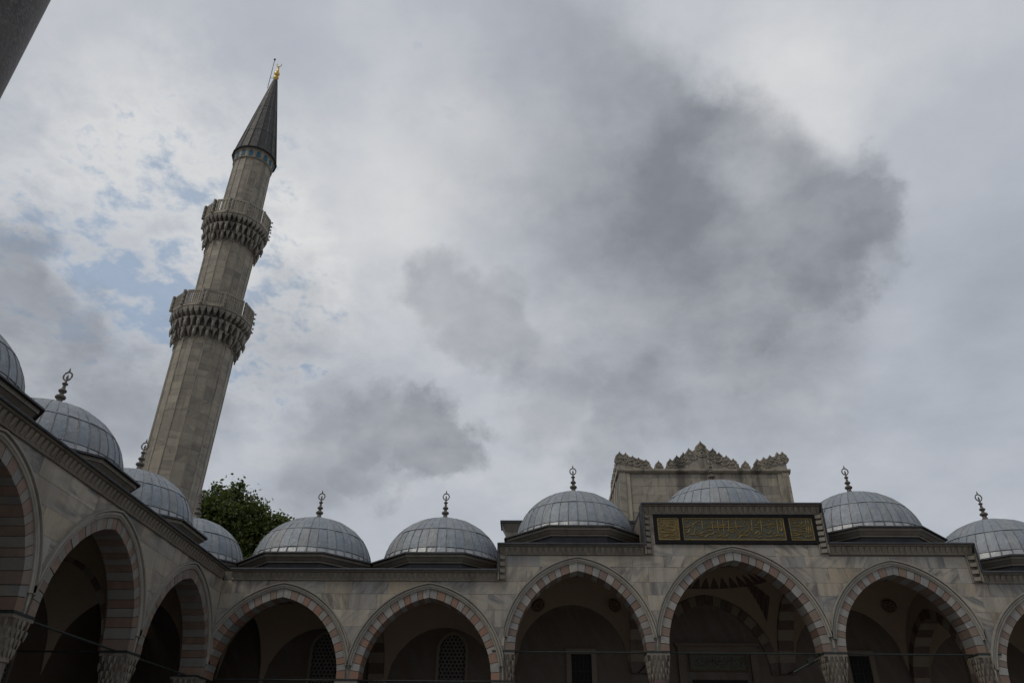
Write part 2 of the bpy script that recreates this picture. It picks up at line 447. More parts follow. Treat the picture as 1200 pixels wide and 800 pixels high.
def cornice(root, s0, s1, top, T, left_step=None, right_step=None):
    """lead coping over a toothed stone band; steps turn the band down the end of a raised part"""
    mb = MB()
    prof = [(-.05, -.42), (.06, -.42), (.08, -.38), (.07, -.36), (.06, -.34), (.145, -.11), (.25, -.095), (.25, -.035), (-.05, -.035)]
    mb.quad_loft([[T(s, n, top+z) for n, z in prof] for s in (s0, s1)])
    mb.build('cornice', 'cornice_stone', root)
    k = int((s1-s0)/.235); st = (s1-s0)/k
    tb = MB()
    for i in range(k):
        c = s0+(i+.5)*st
        tb.hexa([T(c-.045, .085, top-.35), T(c+.045, .085, top-.35), T(c+.05, .02, top-.35), T(c-.05, .02, top-.35),
                 T(c-.07, .20, top-.125), T(c+.07, .20, top-.125), T(c+.07, .02, top-.115), T(c-.07, .02, top-.115)])
    for q, drop in ((s0, left_step), (s1, right_step)):
        if drop:
            sg = 1 if q == s0 else -1
            m2 = MB(); prf = [(.0, -.05), (.0, .25), (.06, .25), (.075, .04), (.30, .03), (.32, .07), (.36, .06), (.36, -.05)]
            m2.quad_loft([[T(q+sg*a, n, z) for a, n in prf] for z in (top-.40-drop, top-.405)])
            m2.build('cornice', 'cornice_stone', root)
            kk = int(drop/.235)
            for i in range(kk):
                z = top-.44-drop+(i+.6)*drop/kk
                tb.hexa([T(q+sg*.30, .09, z-.07), T(q+sg*.30, .09, z+.07), T(q+sg*.30, .02, z+.07), T(q+sg*.30, .02, z-.07),
                         T(q+sg*.09, .215, z-.08), T(q+sg*.09, .215, z+.08), T(q+sg*.07, .02, z+.08), T(q+sg*.07, .02, z-.08)])
            lb = MB(); lb.box(q-sg*.035, q+sg*.03, -.4, .30, top-drop-.02, top-.002, T)
            lb.build('coping', 'dark_lead', root)
    tb.build('dentil_course', 'dentil_stone', root, kind='stuff')
    lb = MB(); lb.quad_loft([[T(s, n, top+z) for n, z in [(-.6, .06), (-.6, -.03), (.27, -.03), (.33, -.055), (.34, -.01), (.27, .045)]] for s in (s0-.03, s1+.03)])
    lb.build('coping', 'dark_lead', root)

def prism8(mb, c, a, b_, z0, z1, T, a2=None, b2=None):
    """octagon with half sizes a (along s) and b_ (depth), tapering to a2, b2"""
    a2 = a if a2 is None else a2; b2 = b_ if b2 is None else b2
    def ring(a, b_, z):
        k = .414
        return [T(c[0]+x*a, c[1]+y*b_, z) for x, y in ((1, k), (k, 1), (-k, 1), (-1, k), (-1, -k), (-k, -1), (k, -1), (1, -k))]
    mb.quad_loft([ring(a, b_, z0), ring(a2, b2, z1)])

FIN = None
def finial_mesh(T):
    mb = MB()
    prof = [(.32, -.16), (.30, -.02), (.25, .04), (.14, .12), (.10, .2), (.10, .27), (.165, .31), (.18, .36), (.15, .41), (.075, .44), (.07, .52), (.125, .555), (.14, .60), (.11, .645), (.06, .67), (.052, .82), (.095, .845), (.10, .88), (.065, .91), (.04, .93), (.034, 1.02), (.02, 1.08)]
    mb.lathe(prof, (0, 0, 0), 12)
    pts = [(.15*sin(a), .16*-cos(a)) for a in [2*pi*i/20 for i in range(21)]]
    mb.tube([T((x), 0, 1.17+z) for x, z in pts], .029, 6)
    mb.tube([T(0, 0, 1.0), T(0, 0, 1.12), T(0, 0, 1.24)], [.02, .045, .006], 6)
    mb.tube([T(0, 0, 1.32), T(0, 0, 1.42), T(0, 0, 1.50)], [.04, .028, .006], 6)
    return mb.mesh('finial', 'bronze', 40)

def dome(root, c, base, a, b_, T, front_ang, fin, oa=3.12, keep=15, drum_h=.85, roof=None, secs=40):
    """lead covered dome on its eight sided drum. c = (s, n); base = height where the lead skirt starts"""
    X, Y, _ = T(c[0], c[1], 0)
    # drum: stone mouldings over a lead clad face, thin lead eave
    mb = MB(); z0 = roof
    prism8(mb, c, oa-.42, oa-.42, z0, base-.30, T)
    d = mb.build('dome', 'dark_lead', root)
    mm = MB()
    prism8(mm, c, oa-.34, oa-.34, base-.42, base-.34, T); prism8(mm, c, oa-.30, oa-.30, base-.345, base-.20, T, oa-.16, oa-.16)
    prism8(mm, c, oa-.12, oa-.12, base-.205, base-.085, T)
    mm.build('drum_moulding', 'cornice_stone', d)
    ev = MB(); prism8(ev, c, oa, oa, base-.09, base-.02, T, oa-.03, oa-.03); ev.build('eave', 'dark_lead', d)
    def prof(ph, off=0.):
        # ph 0 at the rim, pi/2 at the crown; a little skirt flares out over the eave
        return ((a+off)*cos(ph)+.10*max(0, 1-ph/.14)**2, (b_+off)*sin(ph))
    sh = MB(); sh.lathe([(prof(pi/2*i/18)[0]+.0005, base-.03+prof(pi/2*i/18)[1]) for i in range(19)], (X, Y, 0), 48)
    sh.build('shell', 'dark_lead', d, smooth=40)
    bands = [(.0, .130, .010), (.145, .565, .030), (.58, 1.50, .050)]
    rest = MB(); seam = MB()
    order = sorted(range(secs), key=lambda i: abs(math.atan2(sin((i+.5)*2*pi/secs-front_ang), cos((i+.5)*2*pi/secs-front_ang))))
    keepset = set(order[:keep])
    for i in range(secs):
        t0, t1 = 2*pi*(i+.02)/secs, 2*pi*(i+.98)/secs
        for bi, (p0, p1, off) in enumerate(bands):
            if bi == 2 and i % 1: continue
            k = 2 if bi == 0 else 4
            mb = MB(); j = random.uniform(-.010, .010)
            o_ = len(mb.v)
            for layer in (off+j, off+j-.045):
                for q in range(k+1):
                    r, z = prof(p0+(p1-p0)*q/k-(.006 if q == 0 else 0), layer)
                    for tt in (t0, (t0+t1)/2, t1): mb.v.append((X+r*cos(tt), Y+r*sin(tt), base+z))
            n = (k+1)*3
            for q in range(k):
                for e in (0, 1):
                    s_ = q*3+e; mb.f.append((s_, s_+1, s_+4, s_+3))
            mb.f += [(n, 0, 1, n+1), (n+1, 1, 2, n+2)]                                    # lower edge
            for q in range(k): mb.f += [(q*3, n+q*3, n+q*3+3, q*3+3), (q*3+2, q*3+5, n+q*3+5, n+q*3+2)]
            if i in keepset:
                o = mb.build('lead_panel', 'pale_highlight_lead' if bi == 0 else 'lead', d, smooth=50)  # lowest band takes the lighter colour with the painted highlight
            else:
                o0 = len(rest.v); rest.v += mb.v; rest.f += [tuple(x+o0 for x in f) for f in mb.f]
        ang = 2*pi*i/secs
        pts = []
        for q in range(12):
            ph = .01+1.40*q/11; r, z = prof(ph, .03); pts.append((X+r*cos(ang), Y+r*sin(ang), base+z))
        seam.tube(pts, [.021]*9+[.017, .014, .010], 5)
    rest.build('lead_sheeting', 'lead', d, smooth=50, kind='stuff')
    seam.build('roll_seam', 'seam_lead', d, smooth=60, kind='stuff')
    f = link('finial', fin, d); f.location = Vector((X, Y, base+b_+.05))
    return d

def sail_vault(root, c, a, b_, sp, T, cap, k=1.12):
    mb = MB(); N = 18
    for layer in (0, .12):
        for i in range(N+1):
            for j in range(N+1):
                u, v = -a+2*a*i/N, -b_+2*b_*j/N
                z = sp+k*sqrt(max(0, a*a+b_*b_-u*u-v*v))
                mb.v.append(T(c+u, -(WT+b_)+v, min(z, cap)+layer))
    n = (N+1)**2
    for L in (0, n):
        for i in range(N):
            for j in range(N):
                q = L+i*(N+1)+j; mb.f.append((q, q+1, q+N+2, q+N+1))
    return mb.build('vault', 'plaster', root, smooth=40)

def capital(root, s, n, top, T, h=.98, half=.45, shaft_r=.34, base=0., shaft_mat='porphyry', shaft=True):
    """muqarnas capital on its round shaft; abacus of dark lead on top"""
    X, Y, _ = T(s, n, 0)
    col = None
    if shaft:
        mb = MB(); mb.lathe([(shaft_r*1.25, base), (shaft_r*1.25, base+.25), (shaft_r*1.05, base+.32), (shaft_r, base+.4), (shaft_r*.95, top-h-.12), (shaft_r*1.08, top-h-.1), (shaft_r*1.08, top-h)], (X, Y, 0), 20)
        col = mb.build('column', shaft_mat, root, smooth=40)
    par = col or root
    mb = MB(); tiers = 4
    for i in range(tiers):
        z0 = top-.08-(h-.08)*(tiers-i)/tiers; z1 = top-.08-(h-.08)*(tiers-i-1)/tiers
        r0 = shaft_r*1.0+(half-.05-shaft_r)*(i/tiers)**.8; r1 = shaft_r*1.0+(half-.02-shaft_r)*((i+1)/tiers)**.8
        k0 = 1-.55*(1-i/tiers)
        def ring(r, z, sq):
            o = []
            for q in range(16):
                a_ = 2*pi*(q+.5)/16; m_ = max(abs(cos(a_)), abs(sin(a_)))
                rr = r*((1-sq)+sq/m_); o.append((X+rr*cos(a_), Y+rr*sin(a_), z))
            return o
        mb.quad_loft([ring(r0, z0, i/tiers), ring(r0*1.01, z0+(z1-z0)*.25, i/tiers), ring(r1, z1-.02, (i+1)/tiers), ring(r1, z1, (i+1)/tiers)])
        for q in range(16):                      # hanging points of each tier
            a_ = 2*pi*(q+(.5 if i % 2 else 0))/16; m_ = max(abs(cos(a_)), abs(sin(a_)))
            rr = r1*((1-(i+1)/tiers)+(i+1)/tiers/m_)*1.0
            x, y = X+rr*cos(a_), Y+rr*sin(a_)
            d_ = .055
            mb.lathe([(.008, z0-.03), (d_*.8, z0+(z1-z0)*.45), (d_, z1-.03), (d_, z1-.01)], (x, y, 0), 4, a_)
    mb.box(X-half, X+half, Y-half, Y+half, top-.09, top-.0)
    mb.build('capital', 'capital_stone', par)
    ab = MB(); ab.box(X-half-.012, X+half+.012, Y-half-.012, Y+half+.012, top-.004, top+.065); ab.build('abacus', 'iron', par)

def tie(root, p0, p1, T, r=.034):
    mb = MB(); mb.tube([T(*p0), T(*p1)], r, 8); return mb.build('tie_rod', 'iron', root, smooth=60)

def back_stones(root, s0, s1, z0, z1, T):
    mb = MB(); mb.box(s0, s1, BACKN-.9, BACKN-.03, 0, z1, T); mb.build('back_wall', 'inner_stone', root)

def hex_window(root, s, z0, z1, w_, T):
    """arched opening filled with a pierced stone honeycomb"""
    h = w_/2; sp = z1-h*1.15; b2 = Bay(s, h, sp)
    mb = MB(); n0 = BACKN+.0
    for side in (-1, 1):
        rings = []
        for z, f in [(z0, None)]+[(None, f/8) for f in range(9)]:
            ring = []
            for r, n in ((0, n0-.03), (0, n0+.06), (.14, n0+.06), (.14, n0-.03)):
                q = (s+side*(h+r), z0) if f is None else b2.pt(side, r, f)
                ring.append(T(q[0], n, q[1]))
            rings.append(ring)
        mb.quad_loft(rings)
    win = mb.build('window', 'pale_inner', root)
    v = MB(); v.poly([(s-h, z0)]+[b2.pt(-1, 0, f/6) for f in range(7)]+[b2.pt(1, 0, f/6) for f in range(5, -1, -1)]+[(s+h, z0)], n0-.028, n0-.02, T)
    v.build('dark_recess', 'dark_void', win)  # dark sheet that paints the shade of the recess behind the grille
    gm = MB(); st = .19; r = .075; row = 0; z = z0+.1
    while z < z1:
        x = s-h+(.095 if row % 2 else 0)
        while x < s+h:
            if abs(x-s) < b2.w(z)-.02:
                o = len(gm.v)
                for rr, n in ((r, n0+.01), (st*.585, n0+.01), (r, n0-.015)):
                    for q in range(6):
                        a_ = pi/6+q*pi/3; gm.v.append(T(x+rr*cos(a_), n, z+rr*sin(a_)))
                for q in range(6):
                    k = (q+1) % 6
                    gm.f.append((o+q, o+6+q, o+6+k, o+k)); gm.f.append((o+q, o+k, o+12+k, o+12+q))
            x += st
        z += st*.866; row += 1
    gm.build('grille', 'grille_stone', win, kind='stuff')

def square_window(root, s, z0, z1, w_, T):
    h = w_/2; n0 = BACKN; fr = .24
    mb = MB()
    mb.box(s-h-fr, s-h, n0-.03, n0+.10, z0, z1+fr, T); mb.box(s+h, s+h+fr, n0-.03, n0+.10, z0, z1+fr, T)
    mb.box(s-h, s+h, n0-.03, n0+.095, z1, z1+fr, T)
    win = mb.build('window', 'pale_inner', root)
    v = MB(); v.box(s-h, s+h, n0-.028, n0-.02, z0, z1, T); v.build('dark_recess', 'dark_void', win)  # dark sheet in place of the shaded opening behind the bars
    bb = MB()
    for i in range(1, 5): x = s-h+w_*i/5; bb.box(x-.012, x+.012, n0, n0+.025, z0, z1, T)
    for i in range(1, 10): z = z0+(z1-z0)*i/10; bb.box(s-h, s+h, n0+.026, n0+.04, z-.012, z+.012, T)
    bb.build('window_bars', 'iron', win)

def cross_arch(root, s, sp, top, T, half=.36, name='rib_voussoir'):
    """striped arch from a column back to the rear wall, with the wall above it"""
    c = -(WT+(DEPTH-WT)/2); h = (DEPTH-WT)/2-.16
    b2 = Bay(c, h, sp)
    T2 = lambda s_, n_, z: T(s+n_, s_, z)
    for side in (-1, 1):
        for i in range(9):
            f0, f1 = i/9, (i+1)/9
            q = [b2.pt(side, 0, f0), b2.pt(side, 0, f1), b2.pt(side, .4, f1), b2.pt(side, .4, f0)]
            mb = MB(); mb.poly(q, -half, half, T2); mb.build(name, ('dark_inner', 'pale_inner')[i % 2], root)
    core(root, b2, BACKN-.0, -WT+.0, top-.02, top-.02, T2, n0=half-.02, n1=-half+.02, mat='plaster', name='cross_wall')

MED = []
def medallion(root, p, nrm, r=.33):
    nrm = Vector(nrm).normalized(); u = nrm.cross(Vector((0, 0, 1))).normalized(); v = nrm.cross(u); p = Vector(p)
    mb = MB()
    rings = [[p+(u*cos(a)+v*sin(a))*rr+nrm*d for a in [2*pi*i/28 for i in range(28)]] for rr, d in ((r, -.05), (r, .035), (r*.9, .045), (r*.86, .025), (r*.1, .025))]
    mb.quad_loft(rings); m_ = mb.build('medallion', 'painted_dark', root)
    s = MB()
    for i in range(8):
        a = 2*pi*i/8
        q = [(u*cos(a+da)+v*sin(a+da))*r*k for da, k in ((-.1, .3), (.05, .45), (.28, .55), (.05, .66), (.0, .78))]
        s.tube([p+x+nrm*.03 for x in q], .013, 4)
    s.tube([p+(u*cos(a)+v*sin(a))*r*.92+nrm*.045 for a in [2*pi*i/28 for i in range(29)]], .012, 4)
    s.build('medallion_lettering', 'gilding', m_)

fin_front = finial_mesh(front_T)

# ------------------------------------------------------------------ front arcade (across the court)
LOW, MIDT, TOP = 9.66, 10.76, 12.54
SPL, SPR = 5.45, 6.56
front = thing('arcade', 'marble arcade across the courtyard, its three middle bays raised around the gilded panel', 'arcade', (8.5, 0, 0))
FB = [Bay(-10.35, 2.62, SPL), Bay(-4.24, 2.63, SPL), Bay(1.94, 2.63, SPR), Bay(8.5, 3.03, SPR), Bay(15.0, 2.55, SPR), Bay(21.1, 2.65, SPL), Bay(27.3, 2.65, SPL)]
FA = [-13.0, -7.33, -1.14, 5.02, 11.98, 17.98, 24.2, 30.4]
FS = [(-13.0, -1.42, LOW), (-1.42, 4.79, MIDT), (4.79, 12.5, TOP), (12.5, 18.5, MIDT+.06), (18.5, 30.4, LOW)]
for i, b_ in enumerate(FB):
    tops = {0: LOW, 1: LOW, 2: MIDT, 3: TOP, 4: MIDT+.06, 5: LOW, 6: LOW}[i]
    core(front, b_, FA[i], FA[i+1], tops-.05, tops-.05, front_T)
    pair = ('rose_voussoir', 'pale_voussoir') if i < 2 else ('red_voussoir', 'pale_voussoir')
    arch_stones(front, b_, front_T, .012, -WT-.02, pair, 16)
    archivolt(front, b_, front_T, (FA[i]+.004, FA[i+1]-.004))
facing(front, FB, FA, FS, front_T)
# courses beside the gilded panel, up to the top cornice
for s0, s1 in ((4.79+.36, 5.27), (12.23, 12.5-.36)):
    for z0, z1 in ((10.83, 11.25), (11.25, 11.7), (11.7, 12.13)):
        mb = MB(); mb.box(s0+.004, s1-.004, -.07, random.uniform(-.005, .005), z0+.004, z1-.004, front_T); mb.build('stone', 'marble', front)
cornice(front, -13.0+.36, -1.42, LOW, front_T)
cornice(front, -1.42, 4.79, MIDT, front_T, left_step=MIDT-LOW)
cornice(front, 4.79, 12.5, TOP, front_T, left_step=TOP-MIDT, right_step=TOP-MIDT-.06)
cornice(front, 12.5, 18.5, MIDT+.06, front_T, right_step=MIDT+.06-LOW)
cornice(front, 18.5, 30.4, LOW, front_T)
# roofs and the walls that close the raised part
for s0, s1, top in FS:
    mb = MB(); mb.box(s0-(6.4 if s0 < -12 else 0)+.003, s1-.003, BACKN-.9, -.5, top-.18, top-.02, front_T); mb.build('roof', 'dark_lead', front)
for s, z0, z1 in ((-1.39, LOW-.2, MIDT-.05), (4.82, MIDT-.2, TOP-.05), (12.47, MIDT-.2, TOP-.05), (18.47, LOW-.2, MIDT)):
    mb = MB(); mb.box(s-.02, s+.02, BACKN-.8, -.1, z0, z1, front_T); mb.build('gable_wall', 'cornice_stone', front)
mb = MB(); mb.box(-1.42, -1.14, -WT, -.05, SPR-.2, MIDT-.06, front_T); mb.box(17.98, 18.48, -WT, -.05, SPR-.2, MIDT, front_T)
mb.box(4.8, 5.02, -WT, -.05, MIDT-.6, TOP-.05, front_T); mb.box(11.98, 12.49, -WT, -.05, MIDT-.6, TOP-.05, front_T)
mb.build('wall', 'joint', front)
mb = MB(); mb.box(4.82, 12.47, -.5, -.06, 10.6, TOP-.05, front_T); mb.build('wall', 'joint', front)
# rear wall, its parapet behind the raised bays
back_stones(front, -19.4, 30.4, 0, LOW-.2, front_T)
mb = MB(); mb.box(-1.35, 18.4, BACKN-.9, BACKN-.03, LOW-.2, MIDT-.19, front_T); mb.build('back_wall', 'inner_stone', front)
mb = MB()
mb.box(-1.35, 18.4, BACKN-.9, BACKN-.0, MIDT-.19, 13.25, front_T)
mb.hexa([front_T(*q) for q in [(-1.35, BACKN-.9, 13.25), (18.4, BACKN-.9, 13.25), (18.4, BACKN, 13.25), (-1.35, BACKN, 13.25), (-1.55, BACKN-1.1, 13.68), (18.6, BACKN-1.1, 13.68), (18.6, BACKN+.2, 13.68), (-1.55, BACKN+.2, 13.68)]])
mb.build('parapet', 'cornice_stone', front)
mb = MB(); mb.box(-1.62, 18.67, BACKN-1.17, BACKN+.27, 13.68, 13.80, front_T); mb.box(-1.2, -.75, BACKN-.6, BACKN-.15, 13.8, 13.92, front_T); mb.build('coping', 'dark_lead', front)
# columns, ties, cross arches, vaults
CAPN = -.425
for s in (-7.33, 24.2): capital(front, s, CAPN, SPL-.065, front_T)
for s in (5.02, 11.98): capital(front, s, CAPN, SPR-.065, front_T)
for s in (-1.14, 17.98):
    capital(front, s, CAPN, SPL-.065, front_T)
    capital(front, s, CAPN, SPR-.065, front_T, shaft=False, half=.44)
    mb = MB()
    for k, (z0, z1) in enumerate(((SPL, 5.58),)): mb.box(s-.30, s+.30, CAPN-.32, CAPN+.32, z0, z1, front_T)
    mb.build('pier_block', 'red_voussoir', front)
for i in range(7):
    a0, a1 = FA[i], FA[i+1]; z = FB[i].sp+.0
    tie(front, (a0+.3, -.40, z), (a1-.3, -.40, z), front_T)
for s, sp, top in ((-7.33, SPL, LOW), (-1.14, SPL, MIDT), (5.02, SPR, MIDT), (11.98, SPR, MIDT), (17.98, SPL, MIDT), (24.2, SPL, LOW)):
    tie(front, (s, -.75, sp+.03), (s, BACKN, sp+.03), front_T)
    cross_arch(front, s, sp, top, front_T)
for i, b_ in enumerate(FB):
    a = (FA[i+1]-FA[i])/2-.33
    if i == 0: a = 2.7
    sail_vault(front, (FA[i]+FA[i+1])/2, a, (DEPTH-WT)/2, b_.sp, front_T, {2: MIDT, 3: TOP, 4: MIDT}.get(i, LOW)-.25)
mb = MB(); mb.box(-13.36, -12.99, BACKN, -WT, 0, 5.3, front_T); mb.build('pier', 'inner_stone', front)
mb = MB(); mb.box(30.2, 30.4, BACKN, -.0, 0, LOW-.05, front_T); mb.build('end_wall', 'marble', front)
# zigzag frieze round the central vault
zf = MB(); cx, cn = 8.5, -(WT+2.775)
def on_vault(u, v, d=.03): return front_T(cx+u, cn+v, 6.56+1.12*sqrt(max(0, 3.15**2+2.775**2-u*u-v*v))-d)
for i in range(34):
    a0, a1 = 2*pi*(i+.06)/34, 2*pi*(i+.94)/34; am = (a0+a1)/2
    tri = [(2.52*cos(a0), 2.42*sin(a0)), (2.52*cos(a1), 2.42*sin(a1)), (1.98*cos(am+.01), 1.90*sin(am+.01)), (1.98*cos(am-.01), 1.90*sin(am-.01))]
    zf.quad_loft([[on_vault(u, v, .05) for u, v in tri], [on_vault(u, v, -.02) for u, v in tri]])
zf.build('zigzag_frieze', 'painted_dark', front, kind='stuff')
for sg in (-1, 1):                              # painted spandrels on the rear pendentives
    zf = MB()
    for k in range(6):
        tt = [(sg*(2.75-.16*k), -(1.35+.0*k)), (sg*(2.75-.16*k-.13), -(1.35)), (sg*(2.75-.16*k-.13), -(2.3-.13*k)), (sg*(2.75-.16*k), -(2.3-.13*k+.11))]
        tt = [(u, v) for u, v in tt]
        zf.quad_loft([[on_vault(u, v, .04) for u, v in tt], [on_vault(u, v, -.02) for u, v in tt]])
    zf.build('painted_spandrel', 'painted_dark', front, kind='stuff')
for p_, c_ in (((.28, 5.94, 9.55), 1.94), ((4.0, 5.60, 9.50), 1.94), ((17.0, 5.5, 9.52), 15.0), ((12.95, 5.6, 9.5), 15.0)):
    nrm = Vector((c_-p_[0], 3.62-p_[1], (6.56-p_[2])*.8)); medallion(front, Vector(p_)+nrm.normalized()*.10, nrm)
# blind striped arch on the rear wall of the middle bay
b2 = Bay(8.5, 2.72, 6.5)
arch_stones(front, b2, front_T, BACKN+.06, BACKN-.03, ('dark_inner', 'pale_inner'), 11, name='blind_arch_stone', d=.42)
for s in (-3.80, -9.90, 21.1): hex_window(front, s, 4.6, 8.2, 1.25, front_T)
for s in (2.34, 15.38): square_window(front, s, 3.6, 7.38, .95, front_T)
hex_window(front, 27.3, 4.6, 8.2, 1.25, front_T)
# doorway of the middle bay
mb = MB()
mb.box(6.9, 7.25, BACKN-.03, BACKN+.16, 0, 7.75, front_T); mb.box(10.3, 10.65, BACKN-.03, BACKN+.16, 0, 7.75, front_T); mb.box(7.25, 10.3, BACKN-.03, BACKN+.155, 7.5, 7.75, front_T)
mb.box(6.8, 10.75, BACKN-.03, BACKN+.22, 7.75, 7.9, front_T)
door = mb.build('doorway', 'inner_stone', front)
mb = MB(); mb.box(7.5, 10.05, BACKN-.03, BACKN+.012, 0, 6.3, front_T); mb.build('door_leaf', 'dark_void', door)

# domes of the front arcade
for i, c_ in enumerate((-10.25, -4.15, 2.05, 8.68, 15.35, 21.4, 27.5)):
    if i == 3: dome(front, (c_+.15, -3.2), 12.5, 2.75, 2.15, front_T, -pi/2, fin_front, oa=3.0, keep=14, roof=TOP-.5)
    elif i in (2, 4): dome(front, (c_, -3.2), 11.66, 2.74, 2.45, front_T, -pi/2, fin_front, oa=3.3, keep=16, roof=MIDT-.05)
    else: dome(front, (c_, -3.2), 10.52, 2.70, 2.28, front_T, -pi/2, fin_front, oa=3.12, keep=(16, 16, 0, 0, 0, 16, 6)[i], roof=LOW-.05)

# ------------------------------------------------------------------ side arcade (left of the court)
side = thing('arcade', 'marble arcade receding along the left side of the courtyard', 'arcade', (-13, -12, 0))
SB = [Bay(-21.66, 2.63, SPL), Bay(-15.46, 2.63, SPL), Bay(-9.26, 2.63, SPL), Bay(-3.06, 2.63, SPL)]
SA = [-24.76, -18.56, -12.36, -6.16, 0.0]
for i, b_ in enumerate(SB):
    core(side, b_, SA[i], SA[i+1]-(.03 if i == 3 else 0), LOW-.05, LOW-.05, side_T)
    arch_stones(side, b_, side_T, .012, -WT-.02, ('pink_voussoir', 'pale_side'), 15)
    archivolt(side, b_, side_T, (SA[i]+.004, SA[i+1]-.008))
facing(side, SB, SA, [(-24.76, -.004, LOW)], side_T)
cornice(side, -24.76, -.36, LOW, side_T)
mb = MB(); mb.box(-24.76, -.5, BACKN-.9, -.5, LOW-.18, LOW-.023, side_T); mb.build('roof', 'dark_lead', side)
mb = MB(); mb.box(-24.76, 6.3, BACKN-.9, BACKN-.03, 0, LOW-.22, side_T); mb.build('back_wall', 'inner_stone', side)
for s in SA[:4]:
    capital(side, s, CAPN, SPL-.065, side_T, shaft_mat='capital_stone' if s != -6.16 else 'porphyry')
    tie(side, (s, -.75, SPL+.03), (s, BACKN, SPL+.03), side_T, .03)
    cross_arch(side, s, SPL, LOW, side_T)
# corner pier with its own capital
capital(side, -.42, -.43, SPL-.065, side_T, half=.50, shaft_r=.4)
for i in range(4):
    tie(side, (SA[i]+.3, -.40, SPL), (SA[i+1]-.4, -.40, SPL), side_T)
    sail_vault(side, (SA[i]+SA[i+1])/2, 2.77, (DEPTH-WT)/2, SPL, side_T, LOW-.25)
    hex_window(side, (SA[i]+SA[i+1])/2, 4.6, 8.2, 1.25, side_T)
for i, c_ in enumerate((-21.4, -15.15, -9.28, -3.1, 3.2)):
    dome(side, (c_, -3.2), 10.52, 2.55, 2.26, side_T, -.9, fin_front, oa=2.98, keep=(0, 14, 20, 20, 18)[i], roof=LOW-.05)

# ------------------------------------------------------------------ gilded panel over the middle arch
LETTERS_MID=[[(7.36,11.89),(7.34,11.45)],[(7.78,11.85),(7.79,11.35)],[(8.02,11.89),(8.02,11.39)],[(8.25,11.89),(8.24,11.25)],[(8.49,11.89),(8.46,11.39)],[(7.48,11.53),(8.74,11.55)],[(6.91,11.64),(7.08,11.76),(7.29,11.83)],[(6.9,11.63),(7.02,11.43),(6.99,11.31)],[(6.57,11.55),(6.71,11.54),(6.84,11.63)],[(6.55,11.31),(6.7,11.31),(6.79,11.47)],[(6.75,11.23),(6.9,11.22),(6.99,11.31)],[(7.02,11.25),(7.22,11.25),(7.36,11.35),(7.59,11.34)],[(7.19,11.19),(7.35,11.21)],[(7.41,11.11),(7.54,11.23),(7.72,11.25),(7.82,11.33),(7.94,11.33)],[(7.55,11.43),(7.66,11.39),(7.8,11.41)],[(7.9,11.17),(8.02,11.16),(8.14,11.25)],[(8.19,11.15),(8.3,11.16),(8.43,11.25)],[(8.09,11.61),(8.25,11.62),(8.42,11.71)],[(7.49,11.71),(7.57,11.7)],[(7.19,11.68),(7.24,11.68)],[(6.68,11.8),(6.76,11.8)],[(8.5,11.33),(8.72,11.36)],[(8.49,11.41),(8.71,11.45)],[(8.6,11.56),(9.13,11.58)],[(8.8,11.87),(8.79,11.46)],[(9.49,11.88),(9.44,11.33)],[(9.88,11.87),(9.85,11.37)],[(10.57,11.87),(10.53,11.25)],[(10.74,11.87),(10.72,11.57)],[(9.16,11.84),(9.38,11.44)],[(9.56,11.85),(9.68,11.84)],[(9.9,11.6),(10.27,11.68),(10.51,11.7)],[(10.13,11.83),(10.25,11.82)],[(9.53,11.53),(9.78,11.54)],[(9.55,11.64),(9.76,11.66),(9.8,11.85)],[(9.56,11.16),(9.67,11.1),(9.85,11.16)],[(9.98,11.16),(10.14,11.13),(10.27,11.18)],[(10.35,11.16),(10.49,11.21),(10.78,11.17)],[(8.83,11.09),(8.98,11.22),(9.14,11.2),(9.3,11.16)],[(8.78,11.35),(9.04,11.35)],[(9.14,11.35),(9.25,11.39),(9.34,11.28)],[(9.53,11.26),(9.72,11.41),(9.74,11.26),(9.85,11.26)],[(9.93,11.37),(10.02,11.29),(10.14,11.29),(10.27,11.42)],[(10.8,11.31),(10.89,11.31),(10.94,11.57)],[(10.84,11.87),(10.8,11.55)],[(10.61,11.55),(10.66,11.35),(10.76,11.55)]]
LETTERS_L=[[(5.71,11.89),(5.7,11.57)],[(5.78,11.89),(5.76,11.64)],[(6.21,11.89),(6.19,11.43)],[(6.29,11.89),(6.26,11.33)],[(5.46,11.84),(5.6,11.82)],[(5.52,11.73),(5.66,11.73)],[(5.93,11.82),(6.14,11.8)],[(5.9,11.71),(6.13,11.7)],[(5.69,11.54),(5.87,11.57),(6.11,11.54)],[(5.51,11.46),(5.6,11.5),(5.74,11.45),(5.78,11.4)],[(5.48,11.31),(5.5,11.13)],[(5.52,11.31),(5.9,11.32),(6.12,11.33)],[(5.57,11.17),(5.71,11.13),(5.87,11.22),(6.18,11.17)],[(5.89,11.4),(6.06,11.36),(6.15,11.47)],[(5.44,11.64),(5.55,11.62)],[(5.96,11.11),(6.17,11.08)]]
LETTERS_R=[[(11.19,11.85),(11.47,11.85)],[(11.18,11.76),(11.45,11.75)],[(11.15,11.61),(12.03,11.62)],[(11.62,11.85),(11.63,11.73),(11.52,11.68)],[(11.81,11.89),(11.78,11.68)],[(11.91,11.89),(11.88,11.71)],[(11.52,11.57),(11.59,11.5),(11.7,11.52)],[(11.11,11.41),(11.35,11.41),(11.44,11.32)],[(11.8,11.59),(11.76,11.31)],[(11.88,11.59),(11.84,11.29)],[(11.97,11.59),(11.93,11.31)],[(11.1,11.22),(11.28,11.2),(11.46,11.27),(11.64,11.2)],[(11.1,11.13),(11.24,11.1),(11.5,11.08)],[(11.66,11.15),(11.81,11.22)],[(11.75,11.13),(11.91,11.2)],[(11.44,11.39),(11.68,11.39)],[(11.13,11.31),(11.33,11.29)]]
